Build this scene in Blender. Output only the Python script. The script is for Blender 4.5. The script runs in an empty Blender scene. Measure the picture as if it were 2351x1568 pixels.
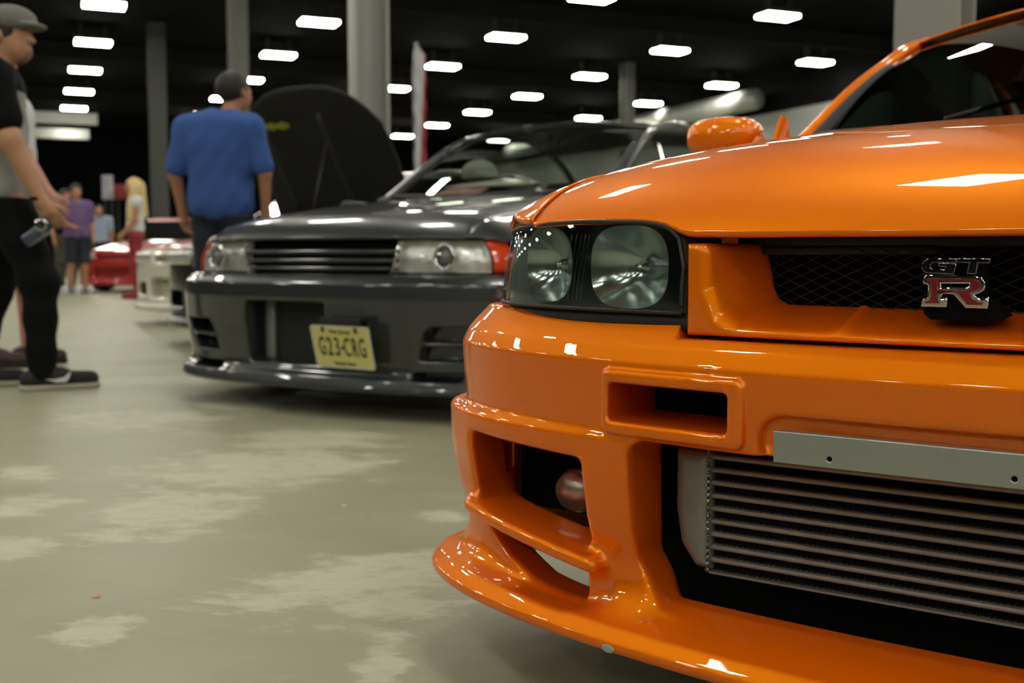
import bpy, math, random
import numpy as np
from mathutils import Vector, Matrix

# ------------------------------------------------------------------ camera, world, exposure
SC = bpy.context.scene
COL = SC.collection
FPX, CAM_H, TILT = 2600.0, 0.64, 0.0764          # focal length in pixels of the 2351 wide frame, camera height, downward tilt
cam_data = bpy.data.cameras.new('camera')
cam_data.sensor_width = 22.3
cam_data.lens = FPX * 22.3 / 2351.0
cam_data.clip_start = 0.05
cam_data.clip_end = 300
cam_data.dof.use_dof = True
cam_data.dof.focus_distance = 1.36
cam_data.dof.aperture_fstop = 3.3
cam_data.dof.aperture_blades = 8
cam = bpy.data.objects.new('camera', cam_data)
COL.objects.link(cam)
cam.location = (0, 0, CAM_H)
cam.rotation_euler = (math.pi / 2 - TILT, 0, 0)
SC.camera = cam
world = bpy.data.worlds.new('world')
SC.world = world
world.use_nodes = True
world.node_tree.nodes['Background'].inputs[0].default_value = (0.55, 0.6, 0.55, 1)
world.node_tree.nodes['Background'].inputs[1].default_value = 0.006
SC.view_settings.view_transform = 'Standard'
SC.view_settings.look = 'None'
SC.view_settings.exposure = 0.0
SC.view_settings.gamma = 1.0
SC.view_settings.use_curve_mapping = False
LIGHT_STRENGTH = 50.0
SC.cycles.max_bounces = 6
SC.cycles.diffuse_bounces = 3
SC.cycles.glossy_bounces = 4
SC.cycles.transparent_max_bounces = 10

R = math.radians
rnd = random.Random(7)


def at(px, py, d):
    """point of the place seen at a pixel of the 2351x1568 frame, at depth d along the level view axis"""
    x = (px - 1175.5) / FPX
    y = (784 - py) / FPX
    c, s = math.cos(TILT), math.sin(TILT)
    fw, up = c + y * s, -s + y * c
    return Vector((x / fw * d, d, CAM_H + up / fw * d))


def ground(px, py):
    x = (px - 1175.5) / FPX
    y = (784 - py) / FPX
    c, s = math.cos(TILT), math.sin(TILT)
    fw, up = c + y * s, -s + y * c
    t = -CAM_H / up
    return Vector((x * t, fw * t, 0))


# ------------------------------------------------------------------ materials
MATS = {}


def mat(name, color, rough=0.5, metal=0.0, coat=0.0, spec=0.5, emit=None, strength=0.0, noise=0.0, scale=8.0, bump=0.0, coat_rough=0.03, detail=4.0):
    if name in MATS:
        return MATS[name]
    m = bpy.data.materials.new(name)
    m.use_nodes = True
    nt = m.node_tree
    b = nt.nodes['Principled BSDF']
    c = (color[0], color[1], color[2], 1)
    b.inputs['Base Color'].default_value = c
    b.inputs['Roughness'].default_value = rough
    b.inputs['Metallic'].default_value = metal
    b.inputs['Specular IOR Level'].default_value = spec
    b.inputs['Coat Weight'].default_value = coat
    b.inputs['Coat Roughness'].default_value = coat_rough
    if emit:
        b.inputs['Emission Color'].default_value = (*emit, 1)
        b.inputs['Emission Strength'].default_value = strength
    if noise > 0 or bump > 0:
        tc = nt.nodes.new('ShaderNodeTexCoord')
        nz = nt.nodes.new('ShaderNodeTexNoise')
        nz.inputs['Scale'].default_value = scale
        nz.inputs['Detail'].default_value = detail
        nt.links.new(tc.outputs['Object'], nz.inputs['Vector'])
        if noise > 0:
            mx = nt.nodes.new('ShaderNodeMix')
            mx.data_type = 'RGBA'
            mx.inputs[6].default_value = (c[0] * (1 - noise), c[1] * (1 - noise), c[2] * (1 - noise), 1)
            mx.inputs[7].default_value = (min(1, c[0] * (1 + noise)), min(1, c[1] * (1 + noise)), min(1, c[2] * (1 + noise)), 1)
            nt.links.new(nz.outputs['Fac'], mx.inputs[0])
            nt.links.new(mx.outputs[2], b.inputs['Base Color'])
        if bump > 0:
            bp = nt.nodes.new('ShaderNodeBump')
            bp.inputs['Strength'].default_value = bump
            bp.inputs['Distance'].default_value = 0.01
            nt.links.new(nz.outputs['Fac'], bp.inputs['Height'])
            nt.links.new(bp.outputs['Normal'], b.inputs['Normal'])
    MATS[name] = m
    return m


def glass(name, tint, fres=1.5, rough=0.0):
    """thin pane: tinted see-through mixed with a mirror by Fresnel"""
    if name in MATS:
        return MATS[name]
    m = bpy.data.materials.new(name)
    m.use_nodes = True
    nt = m.node_tree
    nt.nodes.remove(nt.nodes['Principled BSDF'])
    tr = nt.nodes.new('ShaderNodeBsdfTransparent')
    tr.inputs[0].default_value = (*tint, 1)
    gl = nt.nodes.new('ShaderNodeBsdfGlossy')
    gl.inputs['Roughness'].default_value = rough
    lw = nt.nodes.new('ShaderNodeLayerWeight')
    lw.inputs['Blend'].default_value = 0.5
    pw = nt.nodes.new('ShaderNodeMath')
    pw.operation = 'POWER'
    pw.inputs[1].default_value = 5.0
    nt.links.new(lw.outputs['Facing'], pw.inputs[0])
    f0 = ((fres - 1) / (fres + 1)) ** 2 * 1.6
    fr = nt.nodes.new('ShaderNodeMath')
    fr.operation = 'MULTIPLY_ADD'
    fr.inputs[1].default_value = 1 - f0
    fr.inputs[2].default_value = f0
    nt.links.new(pw.outputs[0], fr.inputs[0])
    mx = nt.nodes.new('ShaderNodeMixShader')
    nt.links.new(fr.outputs[0], mx.inputs[0])
    nt.links.new(tr.outputs[0], mx.inputs[1])
    nt.links.new(gl.outputs[0], mx.inputs[2])
    nt.links.new(mx.outputs[0], nt.nodes['Material Output'].inputs[0])
    MATS[name] = m
    return m




def pearl(name, diff, flake, fac=0.45):
    """pigment coat mixed with a metallic flake layer, both under clear lacquer"""
    m = bpy.data.materials.new(name)
    m.use_nodes = True
    nt = m.node_tree
    a = nt.nodes['Principled BSDF']
    b = nt.nodes.new('ShaderNodeBsdfPrincipled')
    tc = nt.nodes.new('ShaderNodeTexCoord')
    nz = nt.nodes.new('ShaderNodeTexNoise')
    nz.inputs['Scale'].default_value = 1400
    nt.links.new(tc.outputs['Object'], nz.inputs['Vector'])
    mx = nt.nodes.new('ShaderNodeMix')
    mx.data_type = 'RGBA'
    mx.inputs[6].default_value = (flake[0] * .92, flake[1] * .88, flake[2], 1)
    mx.inputs[7].default_value = (min(1, flake[0] * 1.06), flake[1] * 1.12, flake[2], 1)
    nt.links.new(nz.outputs['Fac'], mx.inputs[0])
    nt.links.new(mx.outputs[2], b.inputs['Base Color'])
    a.inputs['Base Color'].default_value = (*diff, 1)
    a.inputs['Roughness'].default_value = 0.5
    a.inputs['Specular IOR Level'].default_value = 0.05
    b.inputs['Metallic'].default_value = 1.0
    b.inputs['Roughness'].default_value = 0.48
    for n in (a, b):
        n.inputs['Coat Weight'].default_value = 0.8
        n.inputs['Coat Roughness'].default_value = 0.015
    ms = nt.nodes.new('ShaderNodeMixShader')
    ms.inputs[0].default_value = fac
    nt.links.new(a.outputs[0], ms.inputs[1])
    nt.links.new(b.outputs[0], ms.inputs[2])
    nt.links.new(ms.outputs[0], nt.nodes['Material Output'].inputs[0])
    MATS[name] = m
    return m


ORANGE = pearl('orange_pearl_paint', (0.78, 0.105, 0.0005), (0.95, 0.33, 0.004), 0.42)
GUNMETAL = mat('gunmetal_paint', (0.026, 0.031, 0.033), rough=0.34, metal=0.25, coat=1.0, noise=0.08, scale=700, detail=2)
BLACKPAINT = mat('black_paint', (0.006, 0.006, 0.007), rough=0.3, coat=0.8, noise=0.1, scale=300)
WHITEPAINT = mat('cream_white_paint', (0.62, 0.60, 0.50), rough=0.3, coat=1.0, noise=0.03, scale=50)
REDPAINT = mat('red_paint', (0.42, 0.012, 0.012), rough=0.3, coat=1.0, noise=0.05, scale=100)
BLACK = mat('black_plastic', (0.008, 0.008, 0.009), rough=0.55, noise=0.2, scale=60)
VOID = mat('unlit_black_lining', (0.004, 0.004, 0.004), rough=0.9, spec=0.1, noise=0.2, scale=40)
RUBBER = mat('tyre_rubber', (0.015, 0.015, 0.015), rough=0.8, noise=0.2, scale=90, bump=0.2)
CHROME = mat('chrome', (0.75, 0.76, 0.78), rough=0.06, metal=1.0, noise=0.04, scale=30)
DARKCHROME = mat('dark_chrome', (0.22, 0.23, 0.25), rough=0.08, metal=1.0, noise=0.05, scale=30)
ALU = mat('brushed_aluminium', (0.40, 0.42, 0.40), rough=0.38, metal=0.85, noise=0.06, scale=40)
ALUCAST = mat('cast_aluminium', (0.24, 0.25, 0.24), rough=0.5, metal=0.7, noise=0.15, scale=90, bump=0.15)
ALUDARK = mat('dusty_cooler_tube', (0.26, 0.245, 0.22), rough=0.5, metal=0.6, noise=0.15, scale=60)
FIN = mat('dark_cooler_fin', (0.045, 0.05, 0.047), rough=0.6, metal=0.4, noise=0.2, scale=90)


# ------------------------------------------------------------------ object helpers
def link(o, parent=None):
    COL.objects.link(o)
    if parent is not None:
        o.parent = parent
    return o


def tag(o, label=None, cat=None, group=None, kind=None):
    if label: o['label'] = label
    if cat: o['category'] = cat
    if group: o['group'] = group
    if kind: o['kind'] = kind
    return o


def empty(name, loc=(0, 0, 0), rz=0.0, label=None, cat=None, group=None):
    o = bpy.data.objects.new(name, None)
    o.empty_display_size = 0.1
    link(o)
    o.location = loc
    o.rotation_euler = (0, 0, rz)
    return tag(o, label, cat, group)


def mesh_obj(name, V, F, m=None, parent=None, smooth=True):
    """F: list of faces or (n,4)/(n,3) integer array"""
    me = bpy.data.meshes.new(name)
    if isinstance(F, np.ndarray):
        V = np.asarray(V, dtype=np.float32)
        n, k = F.shape
        me.vertices.add(len(V))
        me.vertices.foreach_set('co', V.ravel())
        me.loops.add(n * k)
        me.loops.foreach_set('vertex_index', F.astype(np.int32).ravel())
        me.polygons.add(n)
        me.polygons.foreach_set('loop_start', np.arange(0, n * k, k, dtype=np.int32))
        me.update(calc_edges=True)
    else:
        me.from_pydata([tuple(v) for v in V], [], F)
        me.update()
    me.validate()
    if smooth:
        me.polygons.foreach_set('use_smooth', np.ones(len(me.polygons), dtype=bool))
    if m is not None:
        me.materials.append(m)
    return link(bpy.data.objects.new(name, me), parent)


def share(src, parent, name=None, loc=None, rot=None, scale=None):
    c = src.copy()
    if name: c.name = name
    COL.objects.link(c)
    c.parent = parent
    if loc is not None: c.location = loc
    if rot is not None: c.rotation_euler = rot
    if scale is not None: c.scale = scale
    return c


def grid_faces(nr, nc, flip=False, wrap=False):
    i = np.arange(nr - 1)[:, None]
    j = np.arange(nc if wrap else nc - 1)[None, :]
    j2 = (j + 1) % nc
    a, b, c, d = i * nc + j, i * nc + j2, (i + 1) * nc + j2, (i + 1) * nc + j
    f = np.stack([a, b, c, d], -1).reshape(-1, 4)
    return f[:, ::-1] if flip else f


def grid_obj(name, P, m, parent, flip=False, thick=0.0, wrap=False, offset=-1.0):
    P = np.asarray(P, dtype=float)
    o = mesh_obj(name, P.reshape(-1, 3), grid_faces(P.shape[0], P.shape[1], flip, wrap), m, parent)
    if thick:
        s = o.modifiers.new('thickness', 'SOLIDIFY')
        s.thickness = thick
        s.offset = offset
    return o


def box_data(cx, cy, cz, sx, sy, sz):
    V = [(cx + dx * sx / 2, cy + dy * sy / 2, cz + dz * sz / 2) for dx in (-1, 1) for dy in (-1, 1) for dz in (-1, 1)]
    F = [(0, 1, 3, 2), (4, 6, 7, 5), (0, 4, 5, 1), (2, 3, 7, 6), (0, 2, 6, 4), (1, 5, 7, 3)]
    return V, F


def box(name, c, s, m, parent=None, bevel=0.0, seg=2):
    V, F = box_data(*c, *s)
    o = mesh_obj(name, V, F, m, parent, smooth=False)
    if bevel:
        b = o.modifiers.new('bevel', 'BEVEL')
        b.width = bevel
        b.segments = seg
        o.data.polygons.foreach_set('use_smooth', np.ones(len(o.data.polygons), dtype=bool))
        b.harden_normals = False
    return o


def tube(name, pts, r, m, parent=None, n=10, closed_ends=True):
    pts = [Vector(p) for p in pts]
    rr = r if isinstance(r, (list, tuple)) else [r] * len(pts)
    V, F = [], []
    for i, p in enumerate(pts):
        d = (pts[min(i + 1, len(pts) - 1)] - pts[max(i - 1, 0)]).normalized()
        a = d.cross(Vector((0, 0, 1)))
        if a.length < 1e-3: a = d.cross(Vector((1, 0, 0)))
        a.normalize()
        b = d.cross(a)
        for k in range(n):
            t = 2 * math.pi * k / n
            V.append(p + (a * math.cos(t) + b * math.sin(t)) * rr[i])
    for i in range(len(pts) - 1):
        for k in range(n):
            F.append((i * n + k, i * n + (k + 1) % n, (i + 1) * n + (k + 1) % n, (i + 1) * n + k))
    if closed_ends:
        F.append(tuple(range(n - 1, -1, -1)))
        F.append(tuple((len(pts) - 1) * n + k for k in range(n)))
    return mesh_obj(name, V, F, m, parent)


def lathe(name, prof, m, parent=None, n=32, axis='Z'):
    """prof: list of (radius, height)"""
    t = np.linspace(0, 2 * np.pi, n, endpoint=False)
    P = np.array([[(r * math.cos(a), r * math.sin(a), h) for a in t] for r, h in prof])
    if axis == 'Y': P = P[..., [0, 2, 1]]
    if axis == 'X': P = P[..., [2, 0, 1]]
    return grid_obj(name, P, m, parent, wrap=True, flip=(axis == 'Y'))


def prism(name, poly, y0, y1, m, parent=None, holes=(), bevel=0.0):
    """flat outline in x,z extruded along y, holes cut out"""
    cu = bpy.data.curves.new(name, 'CURVE')
    cu.dimensions = '2D'
    cu.fill_mode = 'BOTH'
    for pl in [poly, *holes]:
        s = cu.splines.new('POLY')
        s.points.add(len(pl) - 1)
        for p, q in zip(s.points, pl): p.co = (q[0], q[1], 0, 1)
        s.use_cyclic_u = True
    cu.extrude = abs(y1 - y0) / 2 - bevel
    cu.bevel_depth = bevel
    cu.bevel_resolution = 1
    o = bpy.data.objects.new(name, cu)
    COL.objects.link(o)
    dg = bpy.context.evaluated_depsgraph_get()
    me = bpy.data.meshes.new_from_object(o.evaluated_get(dg))
    bpy.data.objects.remove(o)
    me.name = name
    me.transform(Matrix(((1, 0, 0, 0), (0, 0, -1, (y0 + y1) / 2), (0, 1, 0, 0), (0, 0, 0, 1))))
    me.materials.clear()
    me.materials.append(m)
    return link(bpy.data.objects.new(name, me), parent)


def text_mesh(name, body, size, m, parent, loc, rot, sx=1.0, depth=0.0005, align='CENTER', bold=0.0):
    cu = bpy.data.curves.new(name, 'FONT')
    cu.body = body
    cu.size = size
    cu.align_x = align
    cu.align_y = 'CENTER'
    cu.extrude = depth
    cu.offset = bold
    o = bpy.data.objects.new(name, cu)
    COL.objects.link(o)
    dg = bpy.context.evaluated_depsgraph_get()
    me = bpy.data.meshes.new_from_object(o.evaluated_get(dg))
    bpy.data.objects.remove(o)
    me.transform(Matrix.Diagonal((sx, 1, 1, 1)))
    me.materials.clear()
    me.materials.append(m)
    t = link(bpy.data.objects.new(name, me), parent)
    t.location = loc
    t.rotation_euler = rot
    return t


# ------------------------------------------------------------------ signed distance modelling (numpy) and its mesher
def smin(a, b, k):
    h = np.maximum(k - np.abs(a - b), 0) / k
    return np.minimum(a, b) - h * h * k * 0.25


def smax(a, b, k):
    return -smin(-a, -b, k)


def sd_poly(px, py, pts):
    pts = np.asarray(pts, float)
    d = np.full(np.broadcast(px, py).shape, 1e9)
    s = np.ones(d.shape)
    n = len(pts)
    for i in range(n):
        ax, ay = pts[i]
        bx, by = pts[i - 1]
        ex, ey = bx - ax, by - ay
        wx, wy = px - ax, py - ay
        t = np.clip((wx * ex + wy * ey) / (ex * ex + ey * ey), 0, 1)
        d = np.minimum(d, (wx - ex * t) ** 2 + (wy - ey * t) ** 2)
        c1, c2, c3 = py >= ay, py < by, ex * wy > ey * wx
        flip = (c1 & c2 & c3) | (~c1 & ~c2 & ~c3)
        s = np.where(flip, -s, s)
    return s * np.sqrt(d)


def sd_box(x, y, z, c, hs, r=0.0):
    qx, qy, qz = np.abs(x - c[0]) - hs[0] + r, np.abs(y - c[1]) - hs[1] + r, np.abs(z - c[2]) - hs[2] + r
    return np.sqrt(np.maximum(qx, 0) ** 2 + np.maximum(qy, 0) ** 2 + np.maximum(qz, 0) ** 2) + np.minimum(np.maximum(qx, np.maximum(qy, qz)), 0) - r


def sd_rect(x, z, c, hs, r=0.0):
    qx, qz = np.abs(x - c[0]) - hs[0] + r, np.abs(z - c[1]) - hs[1] + r
    return np.sqrt(np.maximum(qx, 0) ** 2 + np.maximum(qz, 0) ** 2) + np.minimum(np.maximum(qx, qz), 0) - r


def sd_ell(x, y, z, c, r):
    px, py, pz = (x - c[0]) / r[0], (y - c[1]) / r[1], (z - c[2]) / r[2]
    k0 = np.sqrt(px * px + py * py + pz * pz)
    k1 = np.sqrt((px / r[0]) ** 2 + (py / r[1]) ** 2 + (pz / r[2]) ** 2) + 1e-9
    return k0 * (k0 - 1) / k1


def sd_cone(x, y, z, a, b, ra, rb):
    """capsule whose radius runs from ra to rb"""
    bx, by, bz = b[0] - a[0], b[1] - a[1], b[2] - a[2]
    l2 = bx * bx + by * by + bz * bz + 1e-12
    t = np.clip(((x - a[0]) * bx + (y - a[1]) * by + (z - a[2]) * bz) / l2, 0, 1)
    return np.sqrt((x - a[0] - bx * t) ** 2 + (y - a[1] - by * t) ** 2 + (z - a[2] - bz * t) ** 2) - (ra + (rb - ra) * t)


def plan_d(q, y, A, B, v0, n):
    """distance from a superellipse nose in plan (positive in front)"""
    s = np.abs(q) / A + 1e-9
    t = np.maximum(v0 - y, 0) / B + 1e-9
    r = np.maximum((s ** n + t ** n) ** (1 / n), 0.3)
    gq = s ** (n - 1) * r ** (1 - n) / A
    gy = np.where(y < v0, t ** (n - 1) * r ** (1 - n) / B, 0)
    return (r - 1) / np.sqrt(gq * gq + gy * gy + 1e-9)


def sdf_mesh(fn, lo, hi, res, blk=8, slack=1.6):
    """sparse surface nets; vertices are then pulled exactly onto the surface"""
    lo = np.asarray(lo, float)
    n = np.ceil((np.asarray(hi, float) - lo) / res / blk).astype(int)
    bi = np.stack(np.meshgrid(*[np.arange(k) for k in n], indexing='ij'), -1).reshape(-1, 3)
    ctr = lo + (bi + 0.5) * blk * res
    keep = np.abs(fn(ctr[:, 0], ctr[:, 1], ctr[:, 2])) < blk * res * 0.87 * slack
    bi = bi[keep]
    if not len(bi): return np.zeros((0, 3)), np.zeros((0, 4), int)
    g = np.arange(blk + 1)
    off = np.stack(np.meshgrid(g, g, g, indexing='ij'), -1).reshape(-1, 3)
    D = n * blk + 3
    vs, cids, quads = [], [], []

    def enc(c):
        return (c[..., 0] + 1) * (D[1] * D[2]) + (c[..., 1] + 1) * D[2] + (c[..., 2] + 1)
    for s in range(0, len(bi), 600):
        b = bi[s:s + 600]
        c = b[:, None, :] * blk + off[None]
        p = lo + c * res
        f = fn(p[..., 0].ravel(), p[..., 1].ravel(), p[..., 2].ravel()).reshape(len(b), blk + 1, blk + 1, blk + 1)
        neg = f < 0
        cnt = np.zeros((len(b), blk, blk, blk), int)
        for dx in (0, 1):
            for dy in (0, 1):
                for dz in (0, 1):
                    cnt += neg[:, dx:dx + blk, dy:dy + blk, dz:dz + blk]
        ib, ix, iy, iz = np.nonzero((cnt > 0) & (cnt < 8))
        if len(ib):
            base = b[ib] * blk + np.stack([ix, iy, iz], -1)
            acc = np.zeros((len(ib), 3))
            w = np.zeros(len(ib))
            cv = {}
            for dx in (0, 1):
                for dy in (0, 1):
                    for dz in (0, 1):
                        cv[dx, dy, dz] = f[ib, ix + dx, iy + dy, iz + dz]
            for e0 in cv:
                for ax in range(3):
                    if e0[ax] == 0:
                        e1 = tuple(1 if k == ax else e0[k] for k in range(3))
                        f0, f1 = cv[e0], cv[e1]
                        m = (f0 < 0) != (f1 < 0)
                        t = np.where(m, f0 / np.where(m, f0 - f1, 1), 0)
                        pt = np.array(e0, float)[None] + t[:, None] * np.eye(3)[ax][None]
                        acc += np.where(m[:, None], pt, 0)
                        w += m
            vs.append(lo + (base + acc / w[:, None]) * res)
            cids.append(enc(base))
        for ax in range(3):
            o1 = [slice(0, blk)] * 3
            o2 = list(o1)
            o2[ax] = slice(1, blk + 1)
            n0, n1 = neg[(slice(None), *o1)], neg[(slice(None), *o2)]
            jb, jx, jy, jz = np.nonzero(n0 != n1)
            if not len(jb): continue
            cc = b[jb] * blk + np.stack([jx, jy, jz], -1)
            u, v = np.eye(3, dtype=int)[(ax + 1) % 3], np.eye(3, dtype=int)[(ax + 2) % 3]
            q = np.stack([enc(cc - u - v), enc(cc - v), enc(cc), enc(cc - u)], -1)
            fl = ~n0[jb, jx, jy, jz]
            q[fl] = q[fl][:, ::-1]
            quads.append(q)
    V = np.concatenate(vs)
    ids = np.concatenate(cids)
    Q = np.concatenate(quads)
    order = np.argsort(ids)
    pos = np.minimum(np.searchsorted(ids[order], Q), len(ids) - 1)
    ok = (ids[order][pos] == Q).all(1)
    F = order[pos][ok]
    V0 = V.copy()
    e = res * 0.25
    for it in range(3):
        x, y, z = V[:, 0], V[:, 1], V[:, 2]
        f = fn(x, y, z)
        gx = (fn(x + e, y, z) - fn(x - e, y, z)) / (2 * e)
        gy = (fn(x, y + e, z) - fn(x, y - e, z)) / (2 * e)
        gz = (fn(x, y, z + e) - fn(x, y, z - e)) / (2 * e)
        g2 = gx * gx + gy * gy + gz * gz + 1e-6
        step = np.stack([gx, gy, gz], -1) * (f / g2)[:, None]
        ln = np.linalg.norm(step, axis=1, keepdims=True)
        step *= np.minimum(1, res * 0.5 / (ln + 1e-12))
        V = V - step
        dv = V - V0
        V = V0 + np.clip(dv, -res, res)
    return V, F


def sdf_obj(name, fn, lo, hi, res, m, parent=None, slack=1.6):
    V, F = sdf_mesh(fn, lo, hi, res, slack=slack)
    return mesh_obj(name, V, F, m, parent)

# ------------------------------------------------------------------ the hall
HALL = 0.40                                     # the hall is turned against the view
HC = Vector((1.75, 25.3, 0))
HT = Vector((math.cos(HALL), math.sin(HALL), 0))
HS = Vector((-math.sin(HALL), math.cos(HALL), 0))


def hall(t, s, z=0.0):
    return HC + HT * t + HS * s + Vector((0, 0, z))


def floor_material():
    m = bpy.data.materials.new('worn_concrete')
    m.use_nodes = True
    nt = m.node_tree
    N, L = nt.nodes.new, nt.links.new
    b = nt.nodes['Principled BSDF']
    geo = N('ShaderNodeNewGeometry')

    def noise(scale, detail=5, rough=0.6, stretch=None):
        mp = N('ShaderNodeMapping')
        if stretch:
            mp.inputs['Rotation'].default_value = (0, 0, stretch[0])
            mp.inputs['Scale'].default_value = (stretch[1], stretch[2], 1)
        L(geo.outputs['Position'], mp.inputs['Vector'])
        n = N('ShaderNodeTexNoise')
        n.inputs['Scale'].default_value = scale
        n.inputs['Detail'].default_value = detail
        n.inputs['Roughness'].default_value = rough
        L(mp.outputs[0], n.inputs['Vector'])
        return n

    def math_(op, a, c=None, clamp=False):
        n = N('ShaderNodeMath')
        n.operation = op
        n.use_clamp = clamp
        for i, v in enumerate((a, c)):
            if v is None: continue
            if isinstance(v, (int, float)): n.inputs[i].default_value = v
            else: L(v, n.inputs[i])
        return n.outputs[0]

    def ramp(fac, lo, hi):
        n = N('ShaderNodeMapRange')
        n.inputs['From Min'].default_value = lo
        n.inputs['From Max'].default_value = hi
        n.interpolation_type = 'SMOOTHSTEP'
        L(fac, n.inputs[0])
        return n.outputs[0]

    def mix(fac, c1, c2):
        n = N('ShaderNodeMix')
        n.data_type = 'RGBA'
        for i, v in ((0, fac), (6, c1), (7, c2)):
            if isinstance(v, tuple): n.inputs[i].default_value = (*v, 1)
            else: L(v, n.inputs[i])
        return n.outputs[2]
    broad = noise(0.9, 6, 0.62, (0.5, 1.0, 1.6))
    fine = noise(14, 6, 0.7, (0.45, 1.0, 2.2))
    edge = noise(5.5, 8, 0.72, (0.5, 1.0, 1.8))
    grain = noise(160, 3, 0.6)
    base = mix(ramp(broad.outputs['Fac'], 0.3, 0.7), (0.240, 0.236, 0.150), (0.325, 0.322, 0.225))
    base = mix(ramp(fine.outputs['Fac'], 0.3, 0.75), base, (0.278, 0.268, 0.178))
    # bare pale patches left where a coating has come off
    patches = [(620, 1070, 240, 62, 0.1), (390, 1172, 190, 70, 0.0), (700, 1082, 260, 22, -0.17), (800, 1335, 270, 60, -0.22), (990, 1290, 120, 45, -0.2),
               (900, 1390, 120, 60, 0.3), (215, 1450, 95, 48, 0.0), (40, 1162, 130, 28, -0.05), (30, 1255, 120, 30, -0.1), (60, 1085, 90, 22, -0.1),
               (720, 1010, 210, 30, 0.0), (880, 1520, 60, 80, 0.0), (330, 960, 240, 26, 0.0), (560, 930, 150, 16, 0.0), (1010, 1185, 60, 18, 0.0), (250, 875, 300, 12, 0.0)]
    total = None
    for px, py, rx, ry, tilt in patches:
        c = ground(px, py)
        ex = (ground(px + rx, py + tilt * rx) - c)
        ey = (ground(px, py + ry) - ground(px, py - ry)) * 0.5
        ang = math.atan2(ex.y, ex.x)
        mp = N('ShaderNodeMapping')
        mp.vector_type = 'TEXTURE'
        mp.inputs['Location'].default_value = c
        mp.inputs['Rotation'].default_value = (0, 0, ang)
        mp.inputs['Scale'].default_value = (max(ex.length, 0.05), max(ey.length, 0.05), 1)
        L(geo.outputs['Position'], mp.inputs['Vector'])
        ln = N('ShaderNodeVectorMath')
        ln.operation = 'LENGTH'
        L(mp.outputs[0], ln.inputs[0])
        d = math_('SUBTRACT', 1.0, ln.outputs['Value'])
        total = d if total is None else math_('MAXIMUM', total, d)
    wob = math_('MULTIPLY', math_('SUBTRACT', edge.outputs['Fac'], 0.5), 3.4)
    near = math_('MULTIPLY', ramp(math_('ADD', total, wob), 0.0, 0.55), 0.9)
    far = ramp(noise(0.8, 8, 0.7, (0.45, 1.0, 2.4)).outputs['Fac'], 0.56, 0.66)
    far = math_('MULTIPLY', far, 0.6)
    pm = math_('MULTIPLY', math_('MAXIMUM', near, far), ramp(fine.outputs['Fac'], 0.2, 0.55))
    col = mix(pm, base, (0.465, 0.468, 0.348))
    col = mix(math_('MULTIPLY', ramp(grain.outputs['Fac'], 0.62, 0.8), 0.35), col, (0.13, 0.125, 0.095))
    L(col, b.inputs['Base Color'])
    rg = N('ShaderNodeMapRange')
    rg.inputs['To Min'].default_value = 0.48
    rg.inputs['To Max'].default_value = 0.62
    L(pm, rg.inputs[0])
    L(rg.outputs[0], b.inputs['Roughness'])
    b.inputs['Specular IOR Level'].default_value = 0.30
    bp = N('ShaderNodeBump')
    bp.inputs['Strength'].default_value = 0.12
    bp.inputs['Distance'].default_value = 0.004
    L(fine.outputs['Fac'], bp.inputs['Height'])
    L(bp.outputs[0], b.inputs['Normal'])
    return m


def hall_quad(name, pts, m):
    o = mesh_obj(name, pts, [tuple(range(len(pts)))], m, None, smooth=False)
    s = o.modifiers.new('thickness', 'SOLIDIFY')
    s.thickness = 0.1
    s.offset = 0
    return tag(o, kind='structure')


T0, T1, S0, S1, HZ = -30.0, 11.2, -44.0, 40.0, 6.75
fl = mesh_obj('floor', [hall(T0, S0), hall(T1, S0), hall(T1, S1), hall(T0, S1)], [(0, 1, 2, 3)], floor_material(), None, smooth=False)
tag(fl, kind='structure')
CEIL = mat('black_painted_ceiling', (0.004, 0.0042, 0.004), rough=0.95, spec=0.03, noise=0.5, scale=0.6)
GREYWALL = mat('grey_painted_wall', (0.30, 0.31, 0.29), rough=0.8, noise=0.12, scale=0.5)
DRAPE = mat('black_wall_paint', (0.006, 0.006, 0.0065), rough=0.95, spec=0.03, noise=0.4, scale=1.0)
STEEL = mat('pale_grey_column_paint', (0.27, 0.275, 0.255), rough=0.55, noise=0.08, scale=3)
BEAM = mat('dark_steel_beam_paint', (0.010, 0.010, 0.009), rough=0.9, spec=0.05, noise=0.3, scale=2)
DUCTM = mat('galvanised_duct', (0.42, 0.44, 0.41), rough=0.45, metal=0.5, noise=0.15, scale=2)
hall_quad('ceiling', [hall(T0, S0, HZ), hall(T0, S1, HZ), hall(T1, S1, HZ), hall(T1, S0, HZ)], CEIL)
hall_quad('wall_right', [hall(T1, S0), hall(T1, S1), hall(T1, S1, 5.3), hall(T1, S0, 5.3)], GREYWALL)
hall_quad('wall_right_upper', [hall(T1, S0, 5.3), hall(T1, S1, 5.3), hall(T1, S1, HZ), hall(T1, S0, HZ)], DRAPE)
hall_quad('wall_back', [hall(T0, S1), hall(T1, S1), hall(T1, S1, HZ), hall(T0, S1, HZ)], DRAPE)
hall_quad('wall_left', [hall(T0, S0), hall(T0, S1), hall(T0, S1, HZ), hall(T0, S0, HZ)], DRAPE)
hall_quad('wall_front', [hall(T0, S0), hall(T0, S0, HZ), hall(T1, S0, HZ), hall(T1, S0)], DRAPE)

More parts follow.
